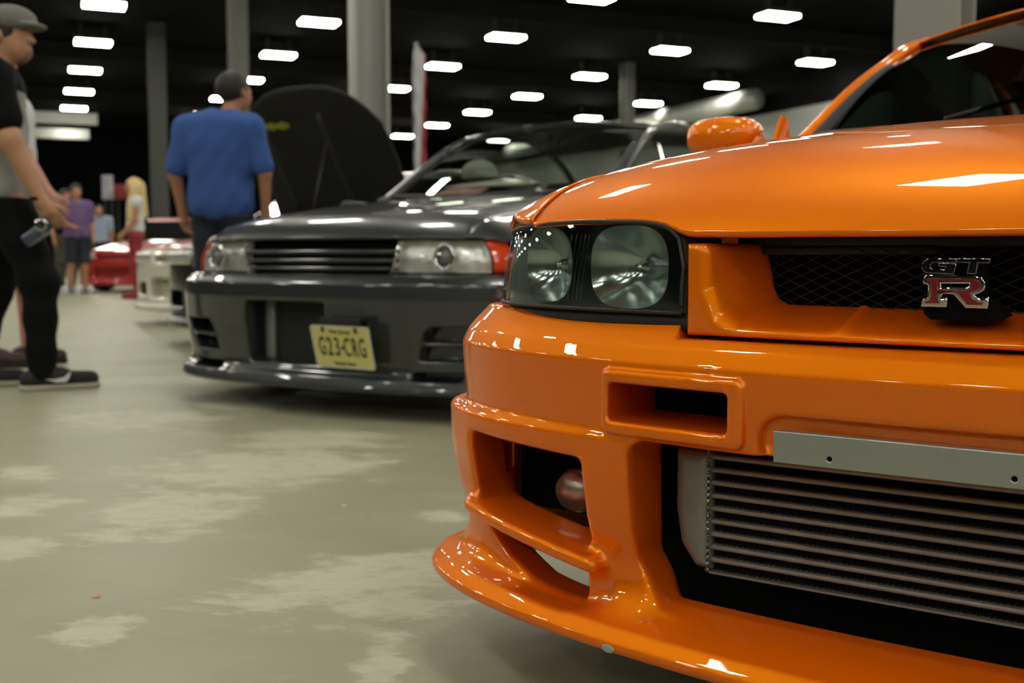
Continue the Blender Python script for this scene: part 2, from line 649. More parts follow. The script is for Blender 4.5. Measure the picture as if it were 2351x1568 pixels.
# ceiling lamps on a square grid
HOUSING = mat('lamp_housing_paint', (0.05, 0.05, 0.05), rough=0.6, noise=0.05, scale=4)
LAMP = mat('glowing_lamp_diffuser', (0.9, 0.9, 0.9), rough=0.5, emit=(1.0, 0.955, 0.83), strength=LIGHT_STRENGTH, noise=0.02, scale=3)
STEP = 4.9
LAMP_Z = 6.24
proto = None
ORD = ['nearest', 'second', 'third', 'fourth', 'fifth', 'sixth', 'seventh', 'eighth', 'ninth']
ROWS = {-3: 'row left of the leftmost full row', -2: 'leftmost full row', -1: 'row above the man in blue', 0: 'row above the feather banner', 1: 'row above the dark car', 2: 'rightmost row above the orange mirror'}
seen = {}


def lamp_label(i, p):
    x, y = 1175.5 + FPX * p.x / p.y if p.y > 1 else -1, 585 - FPX * (p.z - CAM_H) / max(p.y, 1)
    if p.y > 1 and -60 < x < 2400 and y > -40 and i in ROWS:
        k = seen[i] = seen.get(i, -1) + 1
        return f'glowing ceiling lamp, {ORD[min(k, 8)]} from the front in the {ROWS[i]}'
    return 'ceiling lamp outside the frame, mirrored as a streak in the car paint'


for i in range(-9, 3):
    for j in range(-8, 7):
        t, s = i * STEP, j * STEP
        if not (T0 + 1 < t < T1 - 0.8 and S0 + 1 < s < S1 - 1): continue
        p = hall(t, s, LAMP_Z)
        o = empty('ceiling_lamp', p, HALL, lamp_label(i, p), 'ceiling lamp', 'ceiling lamps in rows')
        if proto is None:
            h = box('housing', (0, 0, 0.075), (0.92, 0.56, 0.09), HOUSING, o)
            d = box('diffuser', (0, 0, 0), (0.88, 0.52, 0.06), LAMP, o)
            r1 = box('hanger', (-0.3, 0, 0.29), (0.03, 0.2, 0.36), HOUSING, o)
            r2 = box('hanger', (0.3, 0, 0.29), (0.03, 0.2, 0.36), HOUSING, o)
            proto = (h, d, r1, r2)
        else:
            for c in proto: share(c, o)

# roof beams, dark, and two pale header beams far off
for k, s in enumerate((-6.9, 2.9, 12.7, 22.5)):
    a, b_ = hall(T0 + .1, s, 6.46), hall(T1 - .1, s, 6.46)
    o = box('roof_beam', (0, 0, 0), ((b_ - a).length, 0.25, 0.42), BEAM)
    o.location = (a + b_) / 2
    o.rotation_euler = (0, 0, HALL)
    tag(o, ['dark steel roof beam nearest the camera', 'dark steel roof beam above the middle lamps', 'dark steel roof beam over the farther lamps', 'dark steel roof beam farthest under the ceiling'][k], 'beam', 'dark roof beams')
for k, (s, z) in enumerate(((24.0, 5.8), (31.0, 5.9))):
    a, b_ = hall(T0 + .1, s, z), hall(-9, s, z)
    o = box('header_beam', (0, 0, 0), ((b_ - a).length, 0.3, 0.42), DUCTM)
    o.location = (a + b_) / 2
    o.rotation_euler = (0, 0, HALL)
    tag(o, ['pale header beam crossing the far left ceiling', 'paler header beam behind the far left lamps'][k], 'beam')
a, b_ = hall(10.6, 9, 5.75), hall(10.6, 30, 5.75)
o = lathe('air_duct', [(0.0, -10.5), (0.34, -10.5), (0.34, -5), (0.37, -5), (0.37, -4.8), (0.34, -4.8), (0.34, 0), (0.37, 0), (0.37, .2), (0.34, .2), (0.34, 5), (0.37, 5), (0.37, 5.2), (0.34, 5.2), (0.34, 10.5), (0, 10.5)], DUCTM, None, 20, 'Y')
o.location = (a + b_) / 2
o.rotation_euler = (0, 0, HALL)
tag(o, 'round galvanised air duct running along the right wall', 'duct')


DIMSTEEL = mat('dim_light_column_paint', (0.13, 0.135, 0.125), rough=0.7, noise=0.1, scale=3)  # column paint darkened for far columns, their dimmer light put into the colour


def column(px, d, w, label, rz=HALL, STEEL=STEEL):
    p = at(px, 585, d)
    p.z = 0
    o = empty('steel_column', p, rz, label, 'column', 'steel columns')
    hz = HZ - 0.12
    for sgn in (-1, 1):
        box('flange', (0, sgn * w * 0.5, hz / 2 + .012), (w, 0.035, hz - .024), STEEL, o, bevel=0.004)
    box('web', (0, 0, hz / 2 + .012), (0.03, w - 0.035, hz - .024), STEEL, o)
    box('base_plate', (0, 0, 0.012), (w * 1.35, w * 1.35, 0.024), STEEL, o, bevel=0.004)


column(851, 12.0, 0.32, 'pale grey steel column behind the raised black bonnet', HALL + math.pi / 2)
column(2132, 6.0, 0.32, 'wide pale grey steel column behind the orange car windscreen', -0.6)
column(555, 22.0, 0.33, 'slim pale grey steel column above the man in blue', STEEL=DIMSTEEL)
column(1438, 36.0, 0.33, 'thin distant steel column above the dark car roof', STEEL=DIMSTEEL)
column(370, 30.0, 0.42, 'distant steel column left of the man in blue', STEEL=mat('faint_light_column_paint', (0.05, 0.052, 0.05), rough=0.7, noise=0.1, scale=3))  # same paint darkened further, faint light on this column put into its colour

# ------------------------------------------------------------------ the orange car (front at y = 0, tail along +y, the photo's left is -x)
OY = 0.62
oc = empty('orange_car', (0.4068, 1.1042, 0), -OY, 'orange coupe filling the right foreground with a mesh grille and intercooler', 'car')
SH = dict(A=.8304, B=.3479, v0=.4468, n=2.8661, Zb=.5896, z0=.7174, s1=.0912, k=.0825, tau=.4346, p=3.7729, r=1.7767)


def crown(v, S):
    return S['z0'] + S['s1'] * v + S['k'] * (1 - np.exp(-np.maximum(v, 0) / S['tau']))


def shell_z(q, v, S):
    rho = ((np.abs(q) / S['A']) ** S['n'] + (np.maximum(S['v0'] - v, 0) / S['B']) ** S['n']) ** (1 / S['n'])
    return S['Zb'] + (crown(v, S) - S['Zb']) * (1 - np.minimum(rho, 1) ** S['p']) ** (1 / S['r'])


def plan_pt(th, rho, S):
    """point in plan: th = 0 straight ahead, pi/2 at the side"""
    return S['A'] * rho * np.sin(th) ** (2 / S['n']), S['v0'] - S['B'] * rho * np.cos(th) ** (2 / S['n'])


def shell_front(q, z, S):
    """v where the shell has height z at lateral position q"""
    q = np.asarray(q, float)
    lo, hi = np.full(q.shape, S['v0'] - S['B']), np.full(q.shape, 1.6)
    for _ in range(40):
        m = (lo + hi) / 2
        up = shell_z(q, m, S) > z
        hi = np.where(up, m, hi)
        lo = np.where(up, lo, m)
    return (lo + hi) / 2


def hood_mesh(name, S, qh, edge_z, v1, m, parent, nq=90, nv=120, droop=0.012):
    q = np.linspace(-qh, qh, 2 * nq + 1)
    ze = edge_z(np.abs(q))
    ve = shell_front(np.abs(q), ze, S)
    rows = [np.stack([q, ve + droop * 1.6, ze - droop], -1), np.stack([q, ve + droop * .4, ze - droop * .9], -1), np.stack([q, ve, ze - droop * .45], -1)]
    for t in np.linspace(0, 1, nv) ** 1.7:
        v = ve + (v1 - ve) * t
        rows.append(np.stack([q, v, shell_z(q, v, S)], -1))
    return grid_obj(name, rows, m, parent, thick=0.006)


def smooth_interp(xs, ys):
    xs, ys = np.asarray(xs, float), np.asarray(ys, float)
    sl = np.gradient(ys, xs)

    def f(x):
        x = np.clip(np.asarray(x, float), xs[0], xs[-1])
        i = np.clip(np.searchsorted(xs, x) - 1, 0, len(xs) - 2)
        h = xs[i + 1] - xs[i]
        t = (x - xs[i]) / h
        return (2 * t**3 - 3 * t**2 + 1) * ys[i] + (t**3 - 2 * t**2 + t) * h * sl[i] + (-2 * t**3 + 3 * t**2) * ys[i + 1] + (t**3 - t**2) * h * sl[i + 1]
    return f


o_edge = smooth_interp([0, .15, .30, .335, .352, .375, .41, .5, .58, .62, .66], [.667, .668, .669, .6705, .6755, .6825, .6865, .688, .687, .686, .684])
hood_mesh('hood', SH, .615, o_edge, 1.27, ORANGE, oc, droop=.008)


def o_bumper(x, y, z):
    q = np.abs(x)
    s1 = plan_d(q, y, .856, .345, .435, 2.3)
    s0 = plan_d(q, y, .905, .34, .40, 2.2)
    cover = sd_poly(s1, z, [(-.014, .500), (-.017, .45), (-.022, .402), (-.12, .402), (-.13, .545), (-.052, .548), (-.034, .530), (-.022, .517)]) - .014
    cover = np.maximum(cover, np.where(q < .34, z - .536, -1))
    # raised frame of the cooling duct
    rect = sd_rect(q, z, (.3395, .4515), (.1055, .0425), .012)
    frame = smax(rect, np.abs(s1 + .02) - .027, .008)
    cover = smin(cover, frame, .004)
    # set-back middle part
    cut = smax(smax(sd_rect(q, z, (0, .33), (.218, .123), .03), -(s1 + .020), .008), -.5 * np.ones_like(z), .01)
    cover = smax(cover, -cut, .010)
    # side walls, pillars
    wall = sd_poly(s0, z, [(-.045, .395), (-.047, .345), (-.056, .29), (-.075, .235), (-.085, .15), (-.135, .15), (-.135, .395)]) - .012
    body = smin(cover, wall, .012)
    # winglet
    zb = .2235 + (q - .434) * .105
    blade = smax(smax(np.abs(z - zb) - .0105, np.maximum(s0 + .026, -s0 - .14), .012), np.maximum(q - .76, .452 - q), .02)
    opening = sd_poly(q, z, [(.728, .360), (.718, .268), (.494, .247), (.500, .356)]) - .011
    slot = sd_poly(q, z, [(.700, .2265), (.60, .2145), (.506, .2045), (.506, .173), (.54, .172), (.60, .178), (.66, .200)]) - .008
    body = smax(body, -opening, .014)
    body = smax(body, -slot, .010)
    mid = sd_poly(q, z, [(-.1, .378), (.382, .378), (.380, .250), (.352, .196), (.30, .176), (-.1, .176)]) - .022
    body = smax(body, -mid, .014)
    body = smin(body, blade, .022)
    body = smax(body, -smax(mid, -(s0 + .30), .01), .008)
    lipback = np.where(q < .44, -.115, -.115 + np.clip((q - .44) / .05, 0, 1) * .038)
    zl = z + np.clip((q - .42) / .08, 0, 1) * .022 * np.clip((-s0 - .02) / .05, 0, 1)
    lip = sd_poly(s0, zl, [(-.011, .1405), (-.13, .1405), (-.13, .182), (-.085, .178), (-.022, .151)]) - .011
    lip = smax(lip, lipback - s0, .014)
    body = smin(body, lip, .022 + .04 * np.clip((q - .66) / .08, 0, 1) + .03 * np.clip((.48 - q) / .04, 0, 1) * np.clip((q - .36) / .03, 0, 1))
    body = smax(body, -slot, .012)
    inner = sd_rect(q, z, (.3445, .4515), (.0885, .0245), .006)
    body = smax(body, -smax(inner, s1 - .05, .01), .007)
    # small outlet in the inner side of the corner post
    body = np.maximum(body, -sd_box(q, y, z, (.765, .332, .325), (.050, .020, .032), .008))
    return np.maximum(body, y - .62)


sdf_obj('front_bumper', o_bumper, (-.93, .03, .10), (.93, .64, .60), .0036, ORANGE, oc, slack=2.2)


def o_surround(x, y, z):
    q = np.abs(x)
    s1 = plan_d(q, y, .84, .345, .435, 2.3)
    dep = np.clip((-.03 - s1) / .085, -.1, 1.2)
    blockd = smax(smax(np.maximum(q - .331, np.maximum(.5405 - z, z - .654)), s1 + .026, .010), -s1 - .13, .004)
    f = sd_poly(q, z, [(-.1, .9), (.318, .9), (.300, .60), (.286, .566), (.262, .552), (-.1, .548)])
    b = sd_poly(q, z, [(-.1, .9), (.315, .9), (.254, .597), (.245, .583), (.230, .5765), (-.1, .574)])
    cav = f + (b - f) * dep
    d = smax(blockd, -cav, .012)
    rib = sd_cone(x, y, z, (-.132, .135, .551), (-.128, .195, .5745), .004, .006)
    return smin(d, rib, .012)


sdf_obj('grille_surround', o_surround, (-.345, .06, .53), (.345, .26, .67), .003, ORANGE, oc, slack=2.2)

# expanded-metal mesh of the grille
MESHM = mat('black_wire_mesh', (0.05, 0.052, 0.05), rough=0.4, metal=0.6, noise=0.2, scale=90)


def diamond_mesh(name, x0, x1, z0, z1, px, pz, y_of, r, m, parent):
    V, F = [], []
    n = int((x1 - x0) / px) + 2
    k = int((z1 - z0) / pz) + 2
    for i in range(n):
        for j in range(k):
            for (ax, az, bx, bz) in ((0, .5, .5, 0), (.5, 0, 1, .5), (1, .5, .5, 1), (.5, 1, 0, .5)):
                p = [(x0 + (i + ax) * px, z0 + (j + az) * pz), (x0 + (i + bx) * px, z0 + (j + bz) * pz)]
                if not all(x0 <= a <= x1 and z0 <= c <= z1 for a, c in p): continue
                dx, dz = p[1][0] - p[0][0], p[1][1] - p[0][1]
                l = math.hypot(dx, dz)
                nx, nz = -dz / l * r, dx / l * r
                b = len(V)
                for (a, c) in p:
                    y = y_of(a)
                    V += [(a + nx, y, c + nz), (a, y - r, c), (a - nx, y, c - nz), (a, y + r, c)]
                for e in range(4):
                    F.append((b + e, b + (e + 1) % 4, b + 4 + (e + 1) % 4, b + 4 + e))
    return mesh_obj(name, V, F, m, parent, smooth=False)


diamond_mesh('grille_mesh', -.30, .30, .556, .652, .0285, .0130, lambda a: .205 + .25 * a * a, .0007, MESHM, oc)['kind'] = 'stuff'
box('latch_panel', (0, .30, .60), (.66, .02, .20), VOID, oc)
box('mesh_frame', (0, .222, .6555), (.60, .012, .014), BLACK, oc, bevel=.003)
box('mesh_frame', (-.16, .214, .6450), (.22, .006, .010), BLACK, oc, bevel=.002)

# badge, traced in its own plane
BY = .128


def badge_pts(pts, x0=2050, y0=560, k=301 / 2351):
    r = []
    cs, sn = math.cos(OY), math.sin(OY)
    for zx, zy in pts:
        px, py = x0 + zx * k, y0 + zy * k
        d = at(px, py, 1.0)
        lx, ly = d.x * cs - d.y * sn, d.x * sn + d.y * cs      # view ray turned into car axes
        t = (BY + 1.135) / ly
        r.append((.31 + lx * t, CAM_H + (d.z - CAM_H) * t))
    return r


R_OUT = [(575, 615), (600, 570), (900, 570), (1480, 590), (1580, 615), (1635, 680), (1645, 760), (1610, 830), (1540, 870), (1420, 905), (1490, 965), (1600, 1015), (1640, 1010), (1700, 985), (1685, 1140), (1315, 1128), (1105, 885), (900, 872), (862, 920), (858, 985), (885, 1015), (962, 980), (950, 1115), (528, 1105), (552, 1000), (615, 985), (645, 940), (655, 760), (640, 715), (560, 692)]
R_IN = [(605, 640), (640, 625), (1470, 632), (1535, 655), (1570, 700), (1570, 770), (1530, 815), (1370, 880), (1440, 985), (1560, 1045), (1620, 1050), (1605, 1092), (1345, 1085), (1160, 850), (850, 825), (800, 900), (800, 1000), (850, 1065), (880, 1060), (585, 1060), (600, 1035), (670, 1010), (700, 940), (705, 740), (685, 670)]
R_HOLE = [(850, 690), (1400, 690), (1385, 770), (1320, 805), (850, 800)]
R_HOLE2 = [(805, 660), (1450, 662), (1435, 790), (1335, 840), (805, 830)]
G_OUT = [(1140, 275), (640, 270), (560, 320), (530, 400), (555, 475), (620, 512), (1085, 528), (1130, 362), (840, 350), (835, 392), (965, 400), (950, 470), (720, 462), (672, 440), (675, 365), (725, 322), (1125, 326)]
T_OUT = [(1170, 272), (1742, 276), (1725, 330), (1520, 330), (1490, 526), (1345, 524), (1392, 326), (1160, 322)]
bd = empty('badge')
bd.parent = oc
bd['label'] = 'chrome GT R badge with a red R'
prism('letter', badge_pts(R_OUT), BY, BY + .010, CHROME, bd, [badge_pts(R_HOLE)], bevel=.0012)
prism('letter_fill', badge_pts(R_IN), BY - .0012, BY + .004, mat('dark_red_enamel', (0.16, 0.006, 0.008), rough=0.25, coat=0.6, noise=0.1, scale=200), bd, [badge_pts(R_HOLE2)], bevel=.0003)
prism('letter', badge_pts(G_OUT), BY, BY + .008, DARKCHROME, bd, bevel=.0010)
prism('letter', badge_pts(T_OUT), BY, BY + .008, DARKCHROME, bd, bevel=.0010)
prism('badge_base', badge_pts([(520, 1085), (1700, 1100), (1900, 1300), (1800, 1345), (640, 1320), (540, 1240)]), BY + .012, BY + .05, VOID, bd, bevel=.003)
prism('badge_base', badge_pts([(640, 300), (1560, 300), (1560, 1100), (640, 1100)]), BY + .012, BY + .03, VOID, bd, bevel=.002)


# head lamps: lens patch over a housing with two reflector bowls
def lens_rho(z, top=.690, bot=.560):
    t = (z - bot) / (top - bot)
    return .914 + .010 * t - .040 * t * t


def lamp_grid(S, th0, th1, ztop, zbot, rho_f, n=60, k=24, sgn=-1, inset=0.0):
    th = np.linspace(th0, th1, n)
    rows = []
    for j in np.linspace(0, 1, k):
        row = []
        for a in th:
            q0, _ = plan_pt(a, .9, S)
            zt, zb = ztop(q0, a), zbot(q0, a)
            z = zb + (zt - zb) * j
            q, v = plan_pt(a, rho_f(z), S)
            g = math.hypot(math.sin(a), math.cos(a))
            d = inset(a) if callable(inset) else inset
            row.append((sgn * (q - d * math.sin(a) ** 2), v + d * math.cos(a) ** .5, z))
        rows.append(row)
    return np.array(rows)


LENS = glass('smoky_lens', (0.88, 0.93, 0.91), 1.45)
REFL = mat('lamp_reflector', (0.50, 0.55, 0.53), rough=0.17, metal=0.9, noise=0.1, scale=20)
HOUS = mat('dark_lamp_housing', (0.17, 0.19, 0.18), rough=0.38, metal=0.5, noise=0.2, scale=30, coat=0.4)
RIB = glass('lens_rib_glass', (0.82, 0.88, 0.86), 1.6)
ltop = smooth_interp([.30, .336, .345, .362, .392, .45, .6, .70, .76], [.620, .632, .658, .672, .6795, .683, .683, .676, .665])


def o_lamp(sgn):
    h = empty('headlight')
    h.parent = oc
    zt = lambda q, a: float(ltop(q)) 
    zb = lambda q, a: .567 + .004 * (q - .33)
    th0 = .318
    lens = grid_obj('lens', lamp_grid(SH, th0, 1.54, zt, zb, lens_rho, sgn=sgn), LENS, h)
    # dark tray behind the lens
    back = lamp_grid(SH, th0, 1.54, zt, zb, lambda z: lens_rho(z) - .004, sgn=sgn, inset=lambda a: .005 + .09 / (1 + math.exp((a - 1.02) / .04)))
    front = lamp_grid(SH, th0, 1.54, zt, zb, lambda z: lens_rho(z) - .004, sgn=sgn)
    ring = lambda G: np.concatenate([G[0], G[1:, -1], G[-1, ::-1][1:], G[::-1, 0][1:]])
    grid_obj('housing', back, HOUS, h)
    grid_obj('housing_rim', np.stack([ring(front), ring(back)]), HOUS, h)
    fr = ring(lamp_grid(SH, th0, 1.54, zt, zb, lambda z: lens_rho(z) + .003, sgn=sgn))
    tube('gasket', list(fr) + [fr[0]], .0030, BLACK, h, n=6)
    # bowls
    for (qc, wx, zc, wz) in ((.438, .066, .624, .055), (.600, .058, .626, .053)):
        a = math.asin(min(1, (qc / (SH['A'] * .91)) ** (SH['n'] / 2)))
        q, v = plan_pt(a, .905, SH)
        t = np.linspace(0, 2 * np.pi, 40, endpoint=False)
        rows = []
        for r in np.linspace(1, .08, 14):
            dep = .052 * (1 - r * r)
            se = 2 / 2.8
            cx = np.sign(np.cos(t)) * np.abs(np.cos(t)) ** se
            cz = np.sign(np.sin(t)) * np.abs(np.sin(t)) ** se
            xx = qc + wx * r * cx
            vv = np.array([plan_pt(math.asin(min(1, (max(u, .01) / (SH['A'] * .89)) ** (SH['n'] / 2))), .89, SH)[1] for u in xx]) + .014 + dep
            rows.append(np.stack([sgn * xx, vv, zc + wz * r * cz], -1))
        grid_obj('reflector', np.array(rows), REFL, h, wrap=True)
        lathe('bulb', [(0, -.012), (.006, -.010), (.009, 0), (.009, .02), (0, .02)], CHROME, h, 14, 'Y').location = (sgn * qc, rows[-1][0][1] - .012, zc)
    # fluting on the lens
    for qc in (.506, .514, .522, .531, .541, .664, .672, .682):
        pts = []
        for z in np.linspace(.578, .668, 12):
            a = math.asin(min(1, ((qc - .12 * (z - .62)) / (SH['A'] * lens_rho(z))) ** (SH['n'] / 2)))
            q, v = plan_pt(a, lens_rho(z) - .006, SH)
            pts.append((sgn * q, v, z))
        tube('lens_rib', pts, .0011, RIB, h, n=5)
    return h


o_lamp(-1)
o_lamp(1)

# dark strip between lamp and bumper, lining behind all openings
strip = []
for z in (.545, .5665):
    row = []
    for a in np.linspace(.30, 1.5, 40):
        q, v = plan_pt(a, .895, SH)
        row.append((q, v, z))
    strip.append(row)
strip = np.array(strip)
for sgn in (-1, 1): grid_obj('lamp_gap_seal', strip * [sgn, 1, 1], BLACK, oc, thick=.003)
box('crash_bar', (0, .335, .47), (1.05, .03, .14), VOID, oc)
box('radiator_shroud', (0, .40, .34), (1.24, .02, .50), VOID, oc)
for sgn in (-1, 1):
    box('wheel_liner', (sgn * .62, .385, .315), (.26, .015, .17), VOID, oc)
    box('outlet_lining', (sgn * .811, .332, .325), (.010, .044, .068), VOID, oc)
    lathe('fog_horn', [(0, -.02), (.028, -.018), (.034, 0), (.030, .03), (.012, .06), (0, .06)], mat('scuffed_horn_metal', (.40, .32, .30), rough=.3, metal=.8, noise=.1, scale=30), oc, 24, 'Y').location = (sgn * .592, .30, .285)

# intercooler
ic = empty('intercooler')
ic.parent = oc
IV = .205
sc_i = (IV + 1.135) / (.13 + 1.135)                    # the core sits deeper than the trace plane


def icz(z): return CAM_H + (z - CAM_H) * sc_i


def icx(u): return .31 + (-u - .31) * sc_i


xl, xr = icx(.2925), .33
pitch = (icz(.376) - icz(.2635)) / 7
zs0 = icz(.2635)
tb = box('cooler_tube', ((xl + xr) / 2, IV + .03, zs0), (xr - xl, .062, .0066), ALUDARK, ic, bevel=.0025)
for k in range(1, 9): share(tb, ic, loc=(0, 0, k * pitch))
V, F = [], []
for k in range(-1, 9):
    zc = zs0 + (k + .5) * pitch
    n = int((xr - xl) / .0036)
    for i in range(n):
        x = xl + (i + .5) * .0036
        b = len(V)
        tilt = .0012 if i % 2 else -.0012
        V += [(x - tilt, IV + .006, zc - pitch / 2), (x + tilt, IV + .006, zc + pitch / 2), (x + tilt, IV + .055, zc + pitch / 2), (x - tilt, IV + .055, zc - pitch / 2)]
        F.append((b, b + 1, b + 2, b + 3))
fn = mesh_obj('cooling_fins', V, F, FIN, ic, smooth=False)
fn['kind'] = 'stuff'
box('core_backing', ((xl + xr) / 2, IV + .062, zs0 + 4 * pitch), (xr - xl, .006, 10 * pitch), VOID, ic)
box('core_end_plate', ((xl + xr) / 2, IV + .03, zs0 - pitch + .0005), (xr - xl, .064, .003), ALUDARK, ic)
for sgn in (-1, 1):
    xe = xl if sgn < 0 else xr
    zt, zbm = zs0 + 8.6 * pitch, zs0 - 1.0 * pitch
    zm = (zt + zbm) / 2

    def tank(x, y, z, xe=xe, sgn=sgn):
        d = sgn * (x - xe)
        prof = sd_poly(d, z, [(0, zbm + .006), (.018, zbm + .008), (.038, zbm + .035), (.046, zm), (.046, zt - .006), (0, zt - .006)]) - .004
        return smax(prof, np.abs(y - (IV + .03)) - .034 - .004, .02)
    sdf_obj('end_tank', tank, (xe - .07, IV - .02, zbm - .01), (xe + .07, IV + .08, zt + .01), .003, ALUCAST, ic)
    wp = []
    for k in range(60):
        wp.append((xe + sgn * .001, IV - .003 + .0012 * math.sin(k * 2.1), zbm + (zt - zbm) * k / 59))
    tube('weld_seam', wp, [.0028 + .0012 * math.sin(k * 1.9) for k in range(60)], ALU, ic, n=6)

# aluminium mounting bar with drilled holes
bar = prism('mounting_bar', [(-.190, .4045), (.205, .4045), (.205, .4385), (-.190, .4385)], .0815, .0855, ALU, oc,
            [[(cx + .0042 * math.cos(t), .4135 + .0042 * math.sin(t)) for t in np.linspace(0, 2 * np.pi, 20, endpoint=False)] for cx in (-.1255, .0665)], bevel=.0012)
bar['label'] = 'brushed aluminium bar with drilled holes'
box('bar_flange', (.0075, .0955, .4375), (.395, .022, .003), ALU, oc, bevel=.001)
box('bar_backing', (.0075, .092, .421), (.36, .004, .026), VOID, oc)
# chip in the lip paint
chip = sdf_obj('paint_chip', lambda x, y, z: smax(sd_ell(x, y, z, (-.413, .084, .137), (.011, .02, .006)), plan_d(np.abs(x), y, .905, .34, .40, 2.2) - .0008, .002), (-.43, .05, .125), (-.395, .12, .15), .0015, mat('bare_filler', (.30, .34, .27), rough=.7, noise=.3, scale=200), oc)


# ------------------------------------------------------------------ coachwork shared by the two near cars
def wheel(parent, x, y, r, w, rimmat, name='wheel'):
    h = empty(name, (x, y, r))
    h.parent = parent
    ri = r * .70
    lathe('tyre', [(ri, -w / 2), (r * .93, -w / 2), (r * .985, -w * .42), (r, -w * .3), (r, w * .3), (r * .985, w * .42), (r * .93, w / 2), (ri, w / 2), (ri - .01, 0), (ri, -w / 2)], RUBBER, h, 40, 'X')
    rim = lathe('rim', [(ri, -w / 2 + .004), (ri - .012, -w / 2 + .01), (ri - .02, -w * .25), (ri - .02, w * .25), (ri - .012, w / 2 - .01), (ri, w / 2 - .004)], rimmat, h, 40, 'X')
    s = -1 if x < 0 else 1
    lathe('hub', [(0, -.03), (.05, -.03), (.06, 0), (.05, .03), (0, .03)], rimmat, h, 20, 'X').location = (s * w * .28, 0, 0)
    for k in range(5):
        sp = box('spoke', (0, 0, ri * .5), (.025, .05, ri), rimmat, h, bevel=.008)
        sp.location = (s * w * .28, 0, 0)
        sp.rotation_euler = (k * 2 * math.pi / 5, 0, 0)
    return h


